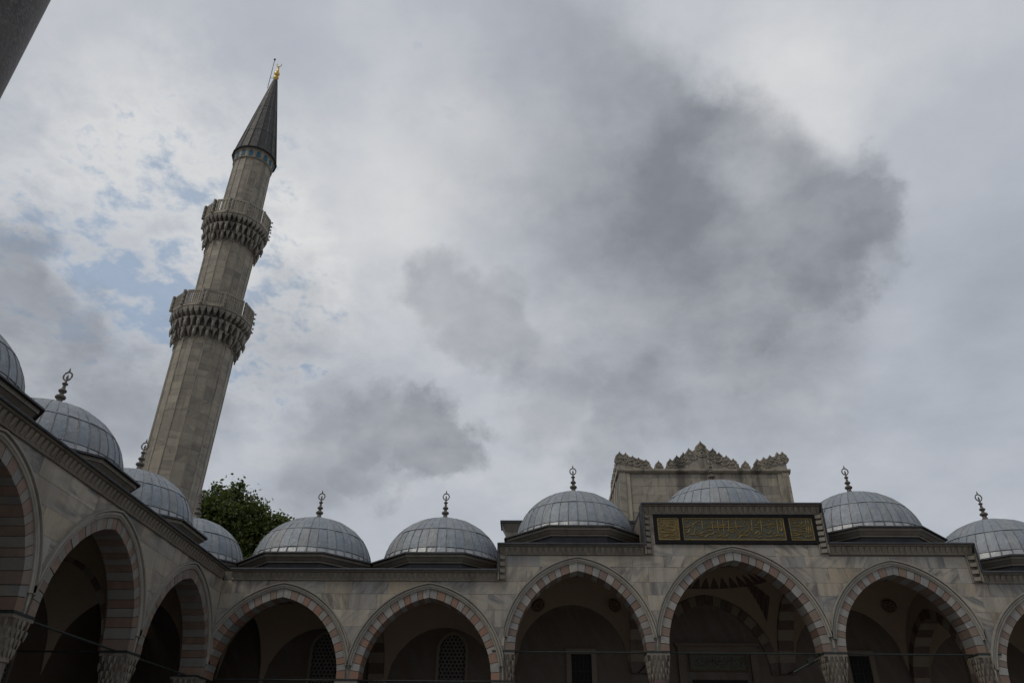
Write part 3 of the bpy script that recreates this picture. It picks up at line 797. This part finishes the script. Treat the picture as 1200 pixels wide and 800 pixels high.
sign = thing('inscription_panel', 'black framed panel of gilded calligraphy in three fields on the wall above the middle arch', 'sign', (8.74, -.03, 10.9))
mb = MB()
SX0, SX1, SZ0, SZ1 = 5.28, 12.22, 10.84, 12.11
fields = [(5.42, 6.35, LETTERS_L, 'panel_gold_ground'), (6.5, 10.86, LETTERS_MID, 'panel_green'), (11.05, 12.06, LETTERS_R, 'panel_green')]
fz0, fz1 = 10.99, 11.96
xs = [SX0, 5.42, 6.35, 6.5, 10.86, 11.05, 12.06, SX1]
for a0, a1 in ((0, 1), (2, 3), (4, 5), (6, 7)): mb.box(xs[a0], xs[a1], -.06, .085, fz0, fz1, front_T)
mb.box(SX0, SX1, -.06, .088, SZ0, fz0, front_T); mb.box(SX0, SX1, -.06, .088, fz1, SZ1, front_T)
mb.build('frame', 'black_frame', sign)
for a0, a1, let, mt in fields:
    mb = MB(); mb.box(a0+.003, a1-.003, -.055, .03, fz0+.003, fz1-.003, front_T); fld = mb.build('field', mt, sign)
    mb = MB()
    for q in ((a0+.005, a1-.005, fz0+.005, fz0+.045), (a0+.005, a1-.005, fz1-.045, fz1-.005), (a0+.005, a0+.045, fz0+.046, fz1-.046), (a1-.045, a1-.005, fz0+.046, fz1-.046)):
        mb.box(q[0], q[1], .028, .06, q[2], q[3], front_T)
    for st in let:
        pts = []
        for (x0, z0_), (x1, z1_) in zip(st[:-1], st[1:]):
            for k in range(4): pts.append((x0+(x1-x0)*k/4, z0_+(z1_-z0_)*k/4))
        pts.append(st[-1])
        for _ in range(2): pts = [pts[0]]+[((pts[i-1][0]+2*pts[i][0]+pts[i+1][0])/4, (pts[i-1][1]+2*pts[i][1]+pts[i+1][1])/4) for i in range(1, len(pts)-1)]+[pts[-1]]
        n_ = len(pts)
        mb.tube([front_T(x, .045, z) for x, z in pts], [.009+.011*sin(pi*min(1, (i+.6)/n_)) for i in range(n_)], 5)
    lr = random.Random(int(a0*100)); tot = int((a1-a0)*60)
    for k in range(tot):                       # small vowel signs and flourishes woven between the tall strokes
        x = lr.uniform(a0+.09, a1-.09); z = lr.uniform(fz0+.09, fz1-.09); ln = lr.uniform(.05, .13); kind = lr.random()
        if kind < .4: q = [(x-ln*.6, z-ln*.25), (x, z), (x+ln*.6, z+ln*.3)]
        elif kind < .75: q = [(x-ln*.6, z+ln*.2), (x-ln*.3, z-ln*.25), (x+ln*.2, z-ln*.25), (x+ln*.6, z+ln*.2)]
        else: q = [(x, z+ln*.4), (x+ln*.3, z), (x, z-ln*.35), (x-ln*.35, z-ln*.3)]
        mb.tube([front_T(u, .04, v) for u, v in q], [.006]+[.011]*(len(q)-2)+[.005], 4)
    mb.build('lettering', 'gilding', fld)

sign2 = thing('inscription_panel', 'dark blue inscription panel with gold script over the doorway inside the middle bay', 'sign', (8.77, DEPTH-.1, 6.6))
mb = MB(); 
for q in ((7.42, 10.13, 6.66, 6.74), (7.42, 10.13, 7.38, 7.46), (7.42, 7.5, 6.74, 7.38), (10.05, 10.13, 6.74, 7.38)): mb.box(q[0], q[1], BACKN+.0, BACKN+.07, q[2], q[3], front_T)
mb.build('frame', 'dull_gilding', sign2)
mb = MB(); mb.box(7.5, 10.05, BACKN, BACKN+.04, 6.74, 7.38, front_T); fl2 = mb.build('field', 'panel_green', sign2)
mb = MB()
for st in LETTERS_MID:
    mb.tube([front_T(7.55+(x-6.5)*.56, BACKN+.045, 6.78+(z-11.05)*.62) for x, z in st], .012, 4)
mb.build('lettering', 'dull_gilding', fl2)

# ------------------------------------------------------------------ floodlight on its arm by the right column of the middle bay
fl = thing('floodlight', 'dark floodlight on a sloping arm fixed to the column right of the middle arch', 'lamp', (11.8, .6, 6.5))
mb = MB(); mb.tube([(11.75, .5, 6.52), (10.55, 1.0, 5.95)], .045, 8); mb.build('arm', 'iron', fl)
mb = MB(); mb.box(11.62, 11.80, .42, .60, 6.44, 6.60); mb.build('bracket', 'iron', fl)
mb = MB()
for k, (s_, ln) in enumerate(((.0, .26),)):
    mb.hexa([(11.12, .68, 6.22), (11.30, .60, 6.32), (11.34, .80, 6.32), (11.16, .88, 6.22), (11.05, .70, 6.40), (11.22, .62, 6.5), (11.26, .82, 6.5), (11.09, .90, 6.40)])
mb.build('lamp_housing', 'iron', fl)

# ------------------------------------------------------------------ gateway block with the carved crest
TY = 9.0
tower = thing('gate_tower', 'weathered stone gateway block with carved palmette cresting rising behind the middle dome', 'tower', (9.85, 11.5, 0))
TX0, TX1 = 5.0, 14.62
def gate_T(s, n, z): return (s, TY-n, z)
mb = MB(); mb.box(TX0+.05, TX1-.05, TY+.12, TY+5.2, 0, 17.62); mb.build('wall', 'joint', tower)
# front: recessed field of ashlar between corner strips
for z0 in [12.2+.5*k for k in range(11)]:
    z1 = min(z0+.5, 17.42); 
    if z1-z0 < .1: continue
    x = TX0+.62; 
    while x < TX1-.64:
        x1 = min(x+random.uniform(.6, 1.25), TX1-.62)
        if TX1-.62-x1 < .4: x1 = TX1-.62
        mb = MB(); mb.box(x+.004, x1-.004, TY+.0+random.uniform(-.008, .008), TY+.2, z0+.004, z1-.004)
        mb.build('stone', 'tower_stone', tower); x = x1
for xa, xb, yy, zz in ((TX0, TX0+.36, .14, 17.45), (TX1-.36, TX1, .14, 17.45), (TX0+.36, TX0+.62, .07, 17.43), (TX1-.62, TX1-.36, .07, 17.43)):
    mb = MB(); mb.box(xa, xb, TY-yy, TY+.3, 9.7, zz); mb.build('corner_strip', 'tower_stone', tower)
mb = MB()
for k in range(9):
    yy = TY+.35+k*.52
    mb.box(TX0-.02-.05*(k % 2), TX0+.1, yy, yy+.5, 9.7, 17.5)
mb.build('side_moulding', 'tower_stone', tower)
for k in range(5):
    mb = MB(); mb.lathe([(.02, 0), (.10, .08), (.12, .2), (.07, .3), (.09, .4), (.02, .5)], (TX0-.13, TY+.5, 15.0-.62*k), 8); mb.build('bracket', 'tower_stone', tower)
mb = MB(); mb.quad_loft([[gate_T(s, n, z) for n, z in [(-5.4, 17.43), (.02, 17.43), (.14, 17.5), (.20, 17.58), (.20, 17.66), (-5.4, 17.66)]] for s in (TX0-.12, TX1+.12)]); mb.build('cornice', 'tower_stone', tower)
CREST = [(4.98, 18.78), (5.36, 18.73), (5.77, 18.53), (6.11, 18.42), (6.53, 18.3), (6.83, 17.95), (7.33, 18.23), (7.78, 17.92), (8.11, 18.35), (8.51, 18.55), (8.91, 18.73), (9.26, 18.99), (9.86, 19.48), (10.42, 19.0), (10.75, 18.74), (11.15, 18.56), (11.53, 18.36), (11.83, 17.95), (12.29, 18.23), (12.73, 17.92), (13.1, 18.33), (13.48, 18.44), (13.86, 18.56), (14.32, 18.74), (14.73, 18.78)]
def crest_base(x):
    u = abs(x-9.86)
    pts = [(0, 18.72), (.56, 18.45), (1.0, 18.2), (1.7, 17.9), (2.05, 17.67), (3.0, 17.67), (3.3, 17.88), (4.0, 18.1), (5.2, 18.3)]
    for (a, za), (b_, zb) in zip(pts[:-1], pts[1:]):
        if a <= u <= b_: return za+(zb-za)*(u-a)/(b_-a)
    return 18.3
gx = sorted(set([TX0]+[9.86+s*u for s in (-1, 1) for u in (0, .56, 1.0, 1.7, 2.05, 3.0, 3.3, 4.0)]+[TX1]))
for xa, xb in zip(gx[:-1], gx[1:]):
    za, zb = crest_base(xa), crest_base(xb)
    if max(za, zb)-17.66 < .03: continue
    mb = MB(); mb.hexa([(xa, TY-.02, 17.655), (xb, TY-.02, 17.655), (xb, TY+.5, 17.655), (xa, TY+.5, 17.655), (xa, TY-.02, za+.36), (xb, TY-.02, zb+.36), (xb, TY+.5, zb+.36), (xa, TY+.5, za+.36)])
    mb.build('gable', 'tower_stone', tower)
def palmette(x, top, bot, wd, lean, y=TY-.02, T=None):
    """pointed leaf with a raised rim and two carved volutes"""
    h = top-bot
    half = [(.0, -.10), (.26, -.06), (.46, .08), (.53, .26), (.47, .43), (.36, .50), (.40, .60), (.28, .72), (.13, .84), (.05, .94), (.0, 1.04)]
    outl = [(u, v) for u, v in half]+[(-u, v) for u, v in half[-2:0:-1]]
    def mp(u, v, d): 
        s_ = x+u*wd+lean*v*h; z = bot+v*h
        return (s_, y+d, z) if T is None else T(s_, y+d, z)
    mb = MB()
    inn = [(u*.78, .06+v*.80) for u, v in outl]
    mb.quad_loft([[mp(u, v, .26) for u, v in outl], [mp(u, v, -.05) for u, v in outl], [mp(u, v, -.05) for u, v in inn], [mp(u, v, -.02) for u, v in [(a*.9, b_) for a, b_ in inn]]])
    mb.tube([mp(.31*cos(2*pi*k/12), .24+.22*sin(2*pi*k/12), -.04) for k in range(13)], .04, 5)
    for sd in (-1, 1): mb.tube([mp(sd*.10, .50, -.04), mp(sd*.26, .58, -.04), mp(sd*.12, .74, -.04), mp(0, .92, -.03)], [.025, .035, .03, .012], 5)
    mb.tube([mp(0, .14, -.03), mp(0, .26, -.06), mp(0, .38, -.03)], [.02, .06, .012], 5)
    mb.build('palmette', 'tower_stone', tower)
for i, (x, top) in enumerate(CREST):
    bot = crest_base(x)-.10
    if i == 12: palmette(x, top-.05, 18.55, .80, 0)
    elif i in (6, 18): palmette(x, top, 17.64, .52, 0)
    elif i in (5, 7, 17, 19): palmette(x, top, 17.62, .36, .25*(1 if i in (5, 17) else -1)*-1)
    else:
        up_right = (x < 9.86 and x > 7.5) or x > 12.5
        palmette(max(TX0+.12, min(TX1-.12, x)), top, min(bot, top-.36)-.02, .60, -.18 if up_right and 0 < i < 24 else (.18 if 0 < i < 24 else 0))
# the crest turns down the left side of the block
for k in range(5):
    y0 = TY+.55+k*.85
    palmette(y0, 18.75-.05*k, 18.2-.06*k, .46, 0, y=0, T=lambda s_, d, z: (TX0+d*.5, s_, z))
mb = MB(); mb.box(TX0+.02, TX0+.4, TY+.5, TY+5.0, 17.655, 18.25); mb.build('gable', 'tower_stone', tower)

# ------------------------------------------------------------------ minaret
MX, MY = -20.33, 8.0
mina = thing('minaret', 'tall grey stone minaret with two carved balconies and a pointed lead cap', 'minaret', (MX, MY, 0))
NS = 16
def ringpt(r, i, z, off=0.):
    a = 2*pi*(i+off)/NS; return (MX+r*cos(a)+(z-17)*.008, MY+r*sin(a), z)
def shaft(z0, z1, r0, r1, course, single):
    """courses of dressed blocks on every side of the shaft"""
    mb = MB(); mb.quad_loft([[ringpt(r-.035, i, z) for i in range(NS)] for z, r in ((z0, r0), (z1, r1))]); mb.build('shaft', 'joint', mina)
    nrow = max(1, round((z1-z0)/course)); rest = MB(); cnt = 0
    vis = sorted(range(NS), key=lambda i: -(cos(2*pi*(i+.5)/NS)*.45-sin(2*pi*(i+.5)/NS)*.89))[:9]
    for k in range(nrow):
        za, zb = z0+(z1-z0)*k/nrow, z0+(z1-z0)*(k+1)/nrow
        ra, rb = r0+(r1-r0)*k/nrow, r0+(r1-r0)*(k+1)/nrow
        for i in range(NS):
            e = random.uniform(-.006, .008); f = .006
            def q(r, j, z, o): 
                p0, p1 = Vector(ringpt(r, i, z)), Vector(ringpt(r, i+1, z)); 
                return p0.lerp(p1, j)
            lo = za+.002; hi = zb-.002
            pts = [q(ra+e, f, lo, 0), q(ra+e, 1-f, lo, 0), q(ra-.06, 1-f, lo, 0), q(ra-.06, f, lo, 0), q(rb+e, f, hi, 0), q(rb+e, 1-f, hi, 0), q(rb-.06, 1-f, hi, 0), q(rb-.06, f, hi, 0)]
            if single and i in vis and za > 13.6:
                m1 = MB(); m1.hexa(pts); m1.build('stone', 'limestone', mina)
            else: rest.hexa(pts)
    rest.build('stonework', 'limestone', mina, kind='stuff')
    # slim rounded rib on each edge
    rb_ = MB()
    for i in range(NS): rb_.tube([ringpt(r0+.004, i, z0+.05), ringpt(r1+.004, i, z1-.25)], .03, 6)
    rb_.build('edge_rib', 'limestone', mina, kind='stuff')
    # blind arch heads closing each side at the top
    ah = MB()
    for i in range(NS):
        p0, p1 = Vector(ringpt(r1+.02, i, z1)), Vector(ringpt(r1+.02, i+1, z1))
        pts = []
        for k in range(9):
            a = pi*k/8; pp = p0.lerp(p1, .5-.5*cos(a)); pts.append((pp.x, pp.y, z1-.35+.30*sin(a)))
        ah.tube(pts, .028, 5)
    ah.build('blind_arch', 'limestone', mina, kind='stuff')
shaft(0, 9.2, 2.1, 2.1, .55, False)
shaft(9.2, 25.15, 1.63, 1.74, .44, True)
shaft(27.0, 32.7, 1.43, 1.53, .44, False)
shaft(34.4, 40.35, 1.33, 1.28, .44, False)
def balcony(zb, zp, zr, ri, ro, slots):
    """three tiers of muqarnas, floor slab, parapet panels between knobbed posts"""
    mq = MB(); tiers = 3
    for k in range(tiers):
        za, zc = zb+(zp-zb)*k/tiers, zb+(zp-zb)*(k+1)/tiers
        r0, r1 = ri+(ro-ri)*(k/tiers)**.75, ri+(ro-ri)*((k+1)/tiers)**.75
        rin = ri-.05+(ro-ri)*.72*(k/tiers)
        mq.quad_loft([[ringpt(rin, i, za-.02) for i in range(NS)], [ringpt(rin, i, zc-.16) for i in range(NS)], [ringpt(r1*.93, i, zc-.05) for i in range(NS)], [ringpt(r1*.98, i, zc-.001) for i in range(NS)]])
        m_ = (32, 32, 40)[k]
        for j in range(m_):
            a = 2*pi*(j+(.5 if k == 1 else 0))/m_
            ca, sa = cos(a), sin(a); ta = (-sa, ca); wd = pi*r1/m_*.46
            cx, cy = MX+((za+zc)/2-17)*.008, MY
            def p(r, u, z): return (cx+r*ca+u*ta[0], cy+r*sa+u*ta[1], z)
            jz = random.uniform(-.05, .05); wd *= random.uniform(.85, 1.15)
            mid = za+(zc-za)*random.uniform(.40, .55)
            if k == 2:                                           # shallow scalloped band under the floor
                mq.quad_loft([[p(rin-.03, -wd*.4, za+.10+jz), p(r1-.22, -wd*.3, za+.10+jz), p(r1-.22, wd*.3, za+.10+jz), p(rin-.03, wd*.4, za+.10+jz)],
                              [p(rin-.03, -wd*1.1, mid), p(r1-.05, -wd*1.0, mid), p(r1-.05, wd*1.0, mid), p(rin-.03, wd*1.1, mid)],
                              [p(rin-.03, -wd*1.9, zc-.12), p(r1+.01, -wd*1.85, zc-.12), p(r1+.01, wd*1.85, zc-.12), p(rin-.03, wd*1.9, zc-.12)],
                              [p(rin-.03, -wd*1.9, zc-.02), p(r1+.02, -wd*1.9, zc-.02), p(r1+.02, wd*1.9, zc-.02), p(rin-.03, wd*1.9, zc-.02)]])
                continue
            # bracket that spreads upwards; the hollows between them stay deep
            mq.quad_loft([[p(rin-.03, -wd*.5, za+jz), p(r0+.06, -wd*.42, za+jz), p(r0+.06, wd*.42, za+jz), p(rin-.03, wd*.5, za+jz)],
                          [p(rin-.03, -wd*.7, mid), p(r1-.05, -wd*.62, mid), p(r1-.05, wd*.62, mid), p(rin-.03, wd*.7, mid)],
                          [p(rin-.03, -wd*1.5, zc-.10), p(r1+.0, -wd*1.4, zc-.10), p(r1+.0, wd*1.4, zc-.10), p(rin-.03, wd*1.5, zc-.10)],
                          [p(rin-.03, -wd*1.9, zc-.02), p(r1+.01, -wd*1.8, zc-.02), p(r1+.01, wd*1.8, zc-.02), p(rin-.03, wd*1.9, zc-.02)]])
            if j % 2 == 0:                                       # hanging drops
                x, y, _ = p(r1-.05, 0, 0); e = random.uniform(-.05, .04)
                mq.lathe([(.012, za-.24+e), (.06, za-.17+e), (.035, za-.10+e), (.09, za+.0), (.115, za+.2), (.08, za+.36)], (x, y, 0), 6)
    mq.build('muqarnas', 'carved_stone', mina, kind='stuff')
    fl_ = MB(); fl_.quad_loft([[ringpt(ro*.98, i, zp) for i in range(NS)], [ringpt(ro+.06, i, zp+.05) for i in range(NS)], [ringpt(ro+.06, i, zp+.13) for i in range(NS)], [ringpt(ro, i, zp+.16) for i in range(NS)]])
    fl_.build('balcony_floor', 'limestone', mina)
    N2 = 12
    def rp(r, i, z): a = 2*pi*(i+.25)/N2; return Vector((MX+r*cos(a)+(z-17)*.008, MY+r*sin(a), z))
    ro2 = ro+.02
    for i in range(N2):
        pm = MB()
        def bar(u0, u1, za, zc, d0=.045, d1=-.045):
            pts = []
            for z in (za, zc):
                for u, d in ((u0, d0), (u1, d0), (u1, d1), (u0, d1)): pts.append(rp(ro2+d, i, z).lerp(rp(ro2+d, i+1, z), u))
            pm.hexa(pts)
        z0, z1 = zp+.155, zr
        bar(.05, .95, z0, z0+.12); bar(.05, .95, z1-.13, z1); bar(.05, .13, z0+.12, z1-.13); bar(.87, .95, z0+.12, z1-.13)
        if slots:
            for k in range(4):
                u = .13+.74*(k+.5)/4; bar(u-.05, u+.05, z0+.12, z1-.13, .035, -.035)
        else:
            n_ = 7
            for k in range(n_): u = .13+.74*(k+.5)/n_; bar(u-.02, u+.02, z0+.12, z1-.13, .03, -.03)
            for k in range(5): z = z0+.12+(z1-z0-.25)*(k+.5)/5; bar(.13, .87, z-.028, z+.028, .026, -.026)
        pm.build('parapet_panel', 'limestone', mina)
        ps = MB(); b0 = rp(ro2, i, 0)
        ps.lathe([(.10, zp+.15), (.10, zr-.04), (.105, zr+.0), (.09, zr+.02)], (b0.x+(zr-17)*.008, b0.y, 0), 8)
        for z in (zr-.15, zr-.5, zr-.8):
            b1 = rp(ro2+.12, i, z); ps.lathe([(.01, -.065), (.065, -.03), (.065, .03), (.01, .065)], b1, 6)
        ps.build('parapet_post', 'carved_stone', mina)
balcony(25.1, 26.9, 28.12, 1.74, 2.40, False)
balcony(32.65, 34.4, 35.65, 1.54, 2.12, True)
# crown of the shaft: blue tiles under the eave
mb = MB(); mb.quad_loft([[ringpt(r, i, z) for i in range(NS)] for r, z in ((1.28, 40.2), (1.38, 40.28), (1.38, 40.98), (1.46, 41.05), (1.46, 41.12))]); mb.build('collar', 'limestone', mina)
for i in range(NS):
    zz = Vector((0, 0, -40.6)); p0, p1, q0, q1 = [Vector(ringpt(r_, i+k_, 40.6))+zz for r_ in (1.40, 1.36) for k_ in (0, 1)]
    o = [(.24, 40.36), (.76, 40.36), (.76, 40.72), (.64, 40.86), (.5, 40.93), (.36, 40.86), (.24, 40.72)]
    mb = MB(); mb.quad_loft([[p0.lerp(p1, u)+Vector((0, 0, z)) for u, z in o], [q0.lerp(q1, u)+Vector((0, 0, z)) for u, z in o]]); mb.build('tile', 'turquoise', mina)
CB, CT = 41.1, 49.7
def cone_r(z, off=0.): return (1.52+off)*(1-(z-CB)/(CT+.9-CB))
mb = MB(); mb.quad_loft([[ringpt(cone_r(z)-.03, i, z) for i in range(NS)] for z in (CB-.02, CT)]); mb.build('spire', 'seam_lead', mina)
mb = MB(); mb.quad_loft([[ringpt(1.58, i, CB-.06) for i in range(NS)], [ringpt(1.60, i, CB-.0) for i in range(NS)], [ringpt(1.5, i, CB+.06) for i in range(NS)]]); mb.build('eave', 'dark_lead', mina)
sp_seam = MB()
for i in range(NS):
    for z0, z1, e in ((CB+.03, 43.2, .0), (43.2, 46.1, .015), (46.1, CT, .03)):
        pts = []
        for r_off in (e, e-.03):
            for z in (z0, z1):
                for j in (.03, .97):
                    pts.append(Vector(ringpt(cone_r(z)+r_off, i, z)).lerp(Vector(ringpt(cone_r(z)+r_off, i+1, z)), j))
        mb = MB(); mb.hexa([pts[0], pts[1], pts[5], pts[4], pts[2], pts[3], pts[7], pts[6]]); mb.build('lead_panel', 'spire_lead', mina)
    sp_seam.tube([ringpt(cone_r(z)+.02, i, z) for z in (CB+.03, 45, CT)], [.03, .028, .015], 5)
sp_seam.build('roll_seam', 'spire_lead', mina, kind='stuff')
mb = MB(); ox = MX+(CT-17)*.008
mb.lathe([(.15, -.1), (.13, .12), (.2, .2), (.27, .35), (.2, .5), (.11, .58), (.2, .68), (.28, .86), (.2, 1.04), (.11, 1.12), (.14, 1.22), (.09, 1.5), (.06, 1.6), (.11, 1.68), (.05, 1.76), (.03, 1.85)], (ox, MY, CT), 12)
mb.tube([(ox+.24*sin(a), MY, CT+2.08-.24*cos(a)) for a in [-2.35+4.7*i/14 for i in range(15)]], [.012]+[.04]*13+[.012], 6)
mb.v = [(ox+(x-ox)*.8, MY+(y-MY)*.8, CT-.1+(z-CT+.1)*.88) for x, y, z in mb.v]
mb.build('finial', 'bright_gold', mina, smooth=50)
mb = MB(); mb.tube([(ox-.42, MY-.1, CT-1.0), (ox-.42, MY-.1, CT+2.3)], .025, 5); mb.lathe([(.01, 2.25), (.08, 2.32), (.08, 2.4), (.01, 2.46)], (ox-.42, MY-.1, CT), 8)
mb.tube([(ox-.42, MY-.1, CT+.2), (ox, MY, CT+.2)], .02, 5); mb.build('lightning_rod', 'iron', mina)

# ------------------------------------------------------------------ tree beyond the corner of the court
tree = thing('leafy_tree', 'dark green leafy tree standing beyond the corner dome, right of the minaret', 'tree', (-22.5, 22, 0))
rng = random.Random(11)
trunk = MB(); trunk.tube([(-22.5, 22, 0), (-22.4, 22, 4), (-22.6, 22.1, 8), (-22.4, 22, 12)], [.5, .42, .36, .28], 9)
lobes = [((-24.6, 22, 19.2), 2.5), ((-22.8, 21.6, 19.8), 2.3), ((-21.2, 22, 18.6), 2.0), ((-20.0, 22.2, 18.5), 1.5), ((-19.5, 22, 17.6), 1.3), ((-19.0, 22, 17.2), 1.1), ((-23.5, 22.8, 17), 3.0), ((-21, 22.6, 15.8), 2.6), ((-25.8, 22.4, 16.5), 2.6), ((-20.2, 21.5, 14.6), 2.2), ((-22.6, 21.5, 13.8), 2.4)]
leaves = MB(); 
for (cx, cy, cz), rr in lobes:
    cz -= .75; cx += .55+max(0, cx+22.5)*.36; cy -= 0
    mid = (-22.4+(cx+22.4)*.45, 22+(cy-22)*.4, 12.2+(cz-12.2)*.45)
    trunk.tube([(-22.4, 22, 11.6), mid, (cx, cy, cz-.3*rr)], [.2, .13, .05], 6)
    for k in range(int(36*rr)):                                  # twigs carrying leaf clusters, denser towards the outside
        d = Vector((rng.gauss(0, 1), rng.gauss(0, 1), rng.gauss(.15, 1))).normalized()
        rad = rr*(.40+.66*rng.random()**.8); tip = Vector((cx, cy, cz))+d*rad
        trunk.tube([Vector((cx, cy, cz))+d*rad*.3, tip], [.03, .008], 3)
        cr = rng.uniform(.24, .46)
        for q in range(rng.randint(40, 62)):
            p_ = tip+Vector((rng.gauss(0, cr), rng.gauss(0, cr), rng.gauss(0, cr*.75)))
            n_ = Vector((rng.gauss(0, 1), rng.gauss(0, 1), rng.gauss(.6, .8))).normalized()
            u_ = n_.orthogonal().normalized(); u_.rotate(Matrix.Rotation(rng.uniform(0, 6.28), 3, n_)); v_ = n_.cross(u_)
            L = rng.uniform(.11, .19); o = len(leaves.v)
            leaves.v += [tuple(p_-u_*L), tuple(p_+v_*L*.62+n_*L*.12), tuple(p_+u_*L), tuple(p_-v_*L*.62+n_*L*.12)]
            leaves.f.append((o, o+1, o+2, o+3))
trunk.build('trunk', 'bark', tree, smooth=60)
me = bpy.data.meshes.new('crown'); me.from_pydata(leaves.v, [], leaves.f); me.materials.append(MATS['leaf'])
link('crown', me, tree, kind='stuff')

# ------------------------------------------------------------------ granite column close by on the left
edge = Vector((-.71739, .69667, 0)); dist = 3.2; cr_ = .40
side_v = Vector((-edge.y, edge.x, 0))
ang = math.asin(cr_/dist); cdir = edge*cos(ang)+side_v*sin(ang)
cc = Vector((0, -32.299, 0))+cdir*dist
colm = thing('granite_column', 'thick speckled dark granite column close to the viewer at the upper left', 'column', (cc.x, cc.y, 0))
mb = MB(); mb.lathe([(cr_*1.04, .55), (cr_*1.02, .7), (cr_, 1.0), (cr_, 4.0), (cr_*1.0, 6.0)], (cc.x, cc.y, 0), 72); mb.build('shaft', 'granite', colm, smooth=40)
mb = MB(); mb.box(cc.x-.6, cc.x+.6, cc.y-.6, cc.y+.6, 0, .25); mb.lathe([(.55, .25), (.58, .33), (.5, .42), (.46, .5), (.46, .55)], (cc.x, cc.y, 0), 40); mb.build('base', 'trim_stone', colm, smooth=40)
mb = MB(); mb.lathe([(.41, 5.99), (.45, 6.05), (.45, 6.1), (.42, 6.15), (.56, 6.8), (.6, 6.95)], (cc.x, cc.y, 0), 8, pi/8); mb.box(cc.x-.62, cc.x+.62, cc.y-.62, cc.y+.62, 6.95, 7.1); mb.build('capital', 'capital_stone', colm)
